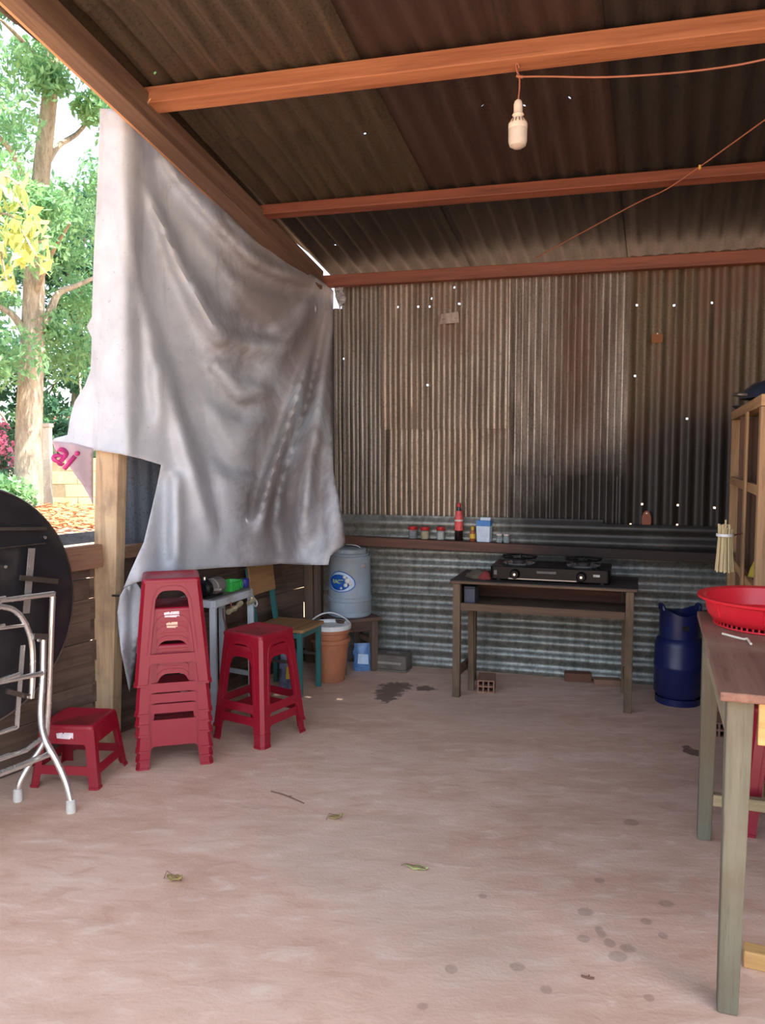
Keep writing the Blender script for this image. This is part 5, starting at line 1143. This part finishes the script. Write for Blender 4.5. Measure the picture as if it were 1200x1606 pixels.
# ================================================================== OUTSIDE
def bark_mat():
    g = G('tree_bark'); v = g.coords(scale=(4, 4, 0.9)); n = g.noise(v, 1.5, 7, 0.65); f = g.noise(v, 9, 5, 0.7)
    col = g.ramp(n, [(0.35, sl((130, 120, 106))), (0.65, sl((184, 172, 150)))]); col = g.mix(g.math('MULTIPLY', g.step(f, 0.52, 0.66), 0.5), col, sl((92, 80, 66)))
    g.bsdf(col, 0.9, 0, f, 0.7, 0.05); return g.m
BARK = bark_mat()
def leafmat(name, c1, c2, tl=0.45):
    g = G(name); n = g.noise(g.pos(), 0.9, 4); n2 = g.noise(g.pos(), 9.0, 2)
    col = g.ramp(g.math('MULTIPLY_ADD', n2, 0.5, g.math('MULTIPLY', n, 0.5)), [(0.35, sl(c2)), (0.65, sl(c1))])
    b = g.bsdf(col, 0.55); tr = g.node('ShaderNodeBsdfTranslucent', {0: col}); mx = g.node('ShaderNodeMixShader', {0: tl, 1: b.outputs[0], 2: tr.outputs[0]}); g.nt.links.new(mx.outputs[0], g.out.inputs[0]); return g.m
LG = leafmat('bright_green_leaves', (150, 190, 130), (84, 140, 100)); LD = leafmat('dark_green_leaves', (108, 152, 116), (56, 100, 80)); LY = leafmat('yellow_green_leaves', (216, 210, 130), (160, 184, 110)); LP = leafmat('pink_flowers', (236, 150, 176), (206, 100, 136), 0.3)
def leaves(name, centers, radii, n, size, mat, parent, org, elong=2.2, droop=0.0, kind='stuff'):
    centers = np.array([tuple(c) for c in centers]); k = len(centers)
    idx = np.random.randint(0, k, n); d = np.random.normal(size=(n, 3)); d /= np.linalg.norm(d, axis=1)[:, None]
    r = np.array(radii)[idx][:, None] * (np.random.rand(n, 1) ** 0.45)
    c = centers[idx] + d * r * np.array([1, 1, 0.75]) - np.array(tuple(org))
    ax = np.random.normal(size=(n, 3)); ax[:, 2] -= droop; ax /= np.linalg.norm(ax, axis=1)[:, None]
    sd2 = np.cross(ax, np.random.normal(size=(n, 3))); sd2 /= np.linalg.norm(sd2, axis=1)[:, None]
    s = size * (0.6 + 0.8 * np.random.rand(n, 1)); a = ax * s * elong / 2; b2 = sd2 * s / 2
    vs = np.stack([c - a, c + b2 * 0.9 - a * 0.1, c + a, c - b2 * 0.9 - a * 0.1], 1).reshape(-1, 3)
    me = bpy.data.meshes.new(name); me.vertices.add(4 * n); me.vertices.foreach_set('co', vs.ravel())
    me.loops.add(4 * n); me.loops.foreach_set('vertex_index', np.arange(4 * n, dtype=np.int32)); me.polygons.add(n)
    me.polygons.foreach_set('loop_start', np.arange(0, 4 * n, 4, dtype=np.int32)); me.polygons.foreach_set('loop_total', np.full(n, 4, dtype=np.int32))
    me.update(); me.validate(); me.materials.append(mat)
    o = link(name, me, parent)
    if kind: o['kind'] = kind
    return o
GZ = -0.12
# the big tree beyond the left wall
Y1 = 20.0; tb0 = dp(44, 780, Y1); tb0.z = GZ - 0.1
tr1 = thing('big_tree', 'tall tree with thick pale trunk standing beyond the left wall', 'tree', tb0)
def tpx(x, y, dy=0.0): return dp(x, y, Y1 + dy)
trunk = [tb0, tpx(45, 700), tpx(48, 600), tpx(52, 500), tpx(55, 400), tpx(64, 280), tpx(78, 150), tpx(84, 50), tpx(90, -120), tpx(92, -300)]
MB().tube([p - tb0 for p in smooth_path(trunk, 4)], [0.36 - 0.0075 * i for i in range(37)], 14).build('trunk', BARK, tr1)
for pts, r in [([(60, 520, 0), (78, 490, .2), (92, 460, .4), (120, 448, .8), (160, 430, 1.2)], 0.13), ([(48, 540, 0), (25, 500, -.3), (0, 482, -.5), (-60, 450, -1)], 0.12), ([(66, 270, 0), (90, 230, .5), (130, 200, 1.2), (170, 120, 2)], 0.10), ([(60, 330, 0), (20, 240, -.6), (-30, 190, -1)], 0.11), ([(80, 130, 0), (40, 70, -.8), (0, 30, -1.5)], 0.09), ([(52, 470, 0), (80, 400, -0.8), (110, 350, -1.6)], 0.08)]:
    P = smooth_path([tpx(*p) - tb0 for p in pts], 4); MB().tube(P, [r * (1 - 0.7 * i / (len(P) - 1)) for i in range(len(P))], 8).build('branch', BARK, tr1)
cc = []; rr = []
for _ in range(130):
    x, y = random.uniform(-240, 260), random.uniform(-200, 610); dy = random.uniform(-2.5, 3.5)
    if 20 < x < 75 and 560 < y: continue
    cc.append(tpx(x, y, dy)); rr.append(random.uniform(0.5, 1.15))
leaves('foliage', cc, rr, 60000, 0.085, LG, tr1, tb0, 2.6, 0.6)
# darker trees behind
def tree(lab, x, Y, htop, n, mat, seed, spread=2.2, size=0.13):
    rnd = random.Random(seed); b0 = dp(x, 760, Y); b0.z = GZ - 0.1; t = thing('background_tree', lab, 'tree', b0, 0, 'trees in the background')
    P = smooth_path([V((0, 0, 0)), V((rnd.uniform(-.2, .2), 0, htop * .3)), V((rnd.uniform(-.5, .5), 0, htop * .65)), V((rnd.uniform(-.6, .6), 0, htop * .9))], 4)
    MB().tube(P, [0.18 * (1 - 0.75 * i / (len(P) - 1)) for i in range(len(P))], 10).build('trunk', BARK, t)
    cs2 = []; r2 = []
    for _ in range(40):
        h = rnd.uniform(0.18, 1.0) * htop; s_ = spread * (1.1 - 0.6 * h / htop); cs2.append(b0 + V((rnd.gauss(0, s_ * .6), rnd.gauss(0, s_ * .6), h))); r2.append(rnd.uniform(.5, 1.0))
    for c2 in cs2[:8]: MB().tube([P[len(P) // 2], (P[len(P) // 2] + (c2 - b0)) / 2 + V((0, 0, .2)), c2 - b0], [0.06, 0.045, 0.02], 6).build('branch', BARK, t)
    leaves('foliage', cs2, r2, n, size, mat, t, b0, 2.2, 0.4)
tree('dark green tree behind the big trunk, left side', -60, 27, 9.5, 7000, LD, 1, 2.6)
tree('dense dark tree just right of the big trunk', 112, 29, 10.5, 8000, LD, 2, 2.6)
tree('pale green tree farthest back behind the tarpaulin edge', 190, 31, 12, 6000, LG, 3, 2.8)
tree('tall dark tree at the far left background', -190, 30, 11, 5000, LD, 4, 2.8)
tree('dark green tree left of the picture edge', -420, 28, 10, 5000, LD, 5, 2.8)
tree('pale green tree well left of the picture edge', -640, 27, 10.5, 5000, LG, 6, 2.8)
tree('dark tree at the extreme left of the yard', -900, 26, 10, 5000, LD, 8, 3.0)
tree('wide green tree far left behind the yard', -1250, 25, 10, 5000, LG, 9, 3.0)
# near branch with large yellow leaves, a young tree close to the shed
yb = dp(-75, 800, 9.0); yb.z = GZ; ty = thing('young_tree', 'young tree with large yellowing leaves left of the shed', 'tree', yb)
p0_, p1_, p2_ = dp(-80, 620, 9.0) - yb, dp(-60, 420, 9.0) - yb, dp(-30, 300, 9.0) - yb
MB().tube(smooth_path([V((0, 0, 0)), p0_, p1_, p2_, dp(5, 270, 9.0) - yb]), [0.06, 0.058, .056, .054, .052, .05, .048, .046, .044, .042, .04, .038, .036, .034, .032, .03, .028, .026, .024, .022, .02, .018, .016, .014, .012], 8).build('trunk', BARK, ty)
for e in [(40, 330), (55, 400), (10, 440), (30, 290), (-10, 360)]: MB().tube(smooth_path([p2_ * .5 + p1_ * .5, (p2_ + dp(*e, 9.0) - yb) * .5 + Z * .1, dp(*e, 8.9) - yb]), 0.012, 6).build('branch', BARK, ty)
leaves('foliage', [dp(x, y, 9.0) for x, y in [(10, 320), (25, 370), (48, 350), (8, 400), (30, 300), (-30, 340), (-50, 400), (55, 400), (0, 440), (-60, 300)]], [0.22] * 10, 150, 0.11, LY, ty, yb, 2.0, 1.2)
# shrubs and flowers
def shrub(name, lab, x, y, Y, rx, rz_, n, mat, size, cat, flower=None):
    p = dp(x, y, Y); p.z = GZ; t = thing(name, lab, cat, p); cs2 = [p + V((random.uniform(-rx, rx), random.uniform(-.6, .6), random.uniform(.2, rz_))) for _ in range(12)]
    for c2 in cs2: MB().tube([V((0, 0, 0)), (c2 - p) * .5 + Z * .1, c2 - p], [0.03, 0.02, 0.008], 5).build('stem', BARK, t)
    leaves('foliage', cs2, [0.45] * 12, n, size, mat, t, p, 1.8)
    if flower: leaves('blossom', [c2 + Z * 0.25 for c2 in cs2 if (c2 - p).z > rz_ * .45], [0.5] * sum(1 for c2 in cs2 if (c2 - p).z > rz_ * .45), flower, 0.12, LP, t, p, 1.2)
shrub('flowering_shrub', 'pink flowering shrub left of the big trunk', 8, 770, 23, 1.1, 2.1, 1500, LD, 0.11, 'shrub', 1300)
shrub('flowering_shrub', 'pink flowering shrub farther left behind the round table', -60, 770, 23.5, 1.1, 2.0, 1500, LD, 0.11, 'shrub', 1100)
shrub('green_shrub', 'low bright green shrub at the foot of the big trunk', 14, 778, 19.0, 0.6, 0.7, 1500, LG, 0.09, 'shrub')
shrub('green_shrub', 'dark green shrub behind the yellow garden wall', 100, 770, 26, 1.5, 2.4, 4000, LD, 0.12, 'shrub')
# concrete pillar and yellow block wall
pp = dp(76, 781, 21.0); pp.z = GZ; t = thing('gate_pillar', 'pale concrete pillar right of the big trunk', 'pillar', pp)
MB().box((-0.11, -0.11, 0), (0.11, 0.11, 2.15)).build('shaft', plain('pale_concrete_pillar', (206, 200, 186), 0.9), t, 0.01); MB().box((-0.14, -0.14, 2.151), (0.14, 0.14, 2.25)).build('cap', plain('pillar_cap', (196, 190, 178), 0.9), t, 0.01)
gw0 = dp(84, 790, 20.6); gw0.z = GZ; gw1 = dp(330, 790, 21.4); gw1.z = GZ; dg_ = (gw1 - gw0)
gwt = thing('garden_wall', 'low sunlit yellow block wall beyond the leaf litter', 'wall', gw0, math.atan2(dg_.y, dg_.x)); bl_ = 0.62; bh_ = 0.34
YB = plain('yellow_block', (226, 214, 158), 0.9)
for j in range(4):
    for i in range(int(dg_.length / bl_)):
        x0 = i * bl_ + (bl_ / 2 if j % 2 else 0); MB().box((x0, -0.07, j * bh_ - 0.0), (x0 + bl_ - 0.02, 0.07, (j + 1) * bh_ - 0.018)).build('block', YB, gwt, 0.006)
MB().box((0.0, -0.05, 0.0), (dg_.length, 0.05, 4 * bh_ - 0.03)).build('mortar', plain('mortar', (170, 160, 130), 0.95), gwt)
rh = dp(96, 700, 34); rh.z = GZ; hs2 = thing('distant_house', 'distant low house with red tiled roof behind the pillar', 'house', rh, 0.15)
MB().box((-1.5, -0.1, 0), (6, 4, 2.2)).build('house_wall', plain('house_wall', (206, 196, 180), 0.9), hs2)
MB().hexa([(-2, -0.6, 2.2), (6.5, -0.6, 2.2), (6.5, 4.6, 2.2), (-2, 4.6, 2.2)], [(-1.6, 1.6, 3.1), (6.1, 1.6, 3.1), (6.1, 2.2, 3.1), (-1.6, 2.2, 3.1)]).build('roof', plain('red_roof_tiles', (196, 96, 84), 0.8, var=0.3, scale=6), hs2)
# leaf litter on the ground
n = 5200; X = []
lm = leafmat('dry_leaf_litter', (206, 142, 96), (150, 88, 58), 0.15)
px = np.random.uniform(-260, 300, n); py = np.random.uniform(0, 1, n) ** 0.8
vs = []; fs = []
for i in range(n):
    yy = 780 + 62 * py[i]; p = fl(px[i], yy, GZ); p.z = GZ + 0.14 + random.uniform(0.0, 0.06) if (p - V((0, 2, 0))).length > 9 else GZ + 0.02
    an = random.uniform(0, 6.28); L = random.uniform(0.06, 0.13); a2 = V((math.cos(an), math.sin(an), random.uniform(-.3, .3))) * L; b2 = V((-math.sin(an), math.cos(an), random.uniform(-.4, .4))) * L * 0.45
    o_ = len(vs); vs += [p - a2, p + b2, p + a2, p - b2]; fs.append((o_, o_ + 1, o_ + 2, o_ + 3))
me = bpy.data.meshes.new('leaf_litter'); me.from_pydata([tuple(v) for v in vs], [], fs); me.materials.append(lm); o = link('leaf_litter', me); tag(o, 'orange brown dry leaf litter on the ground outside', 'leaf litter', kind='stuff')
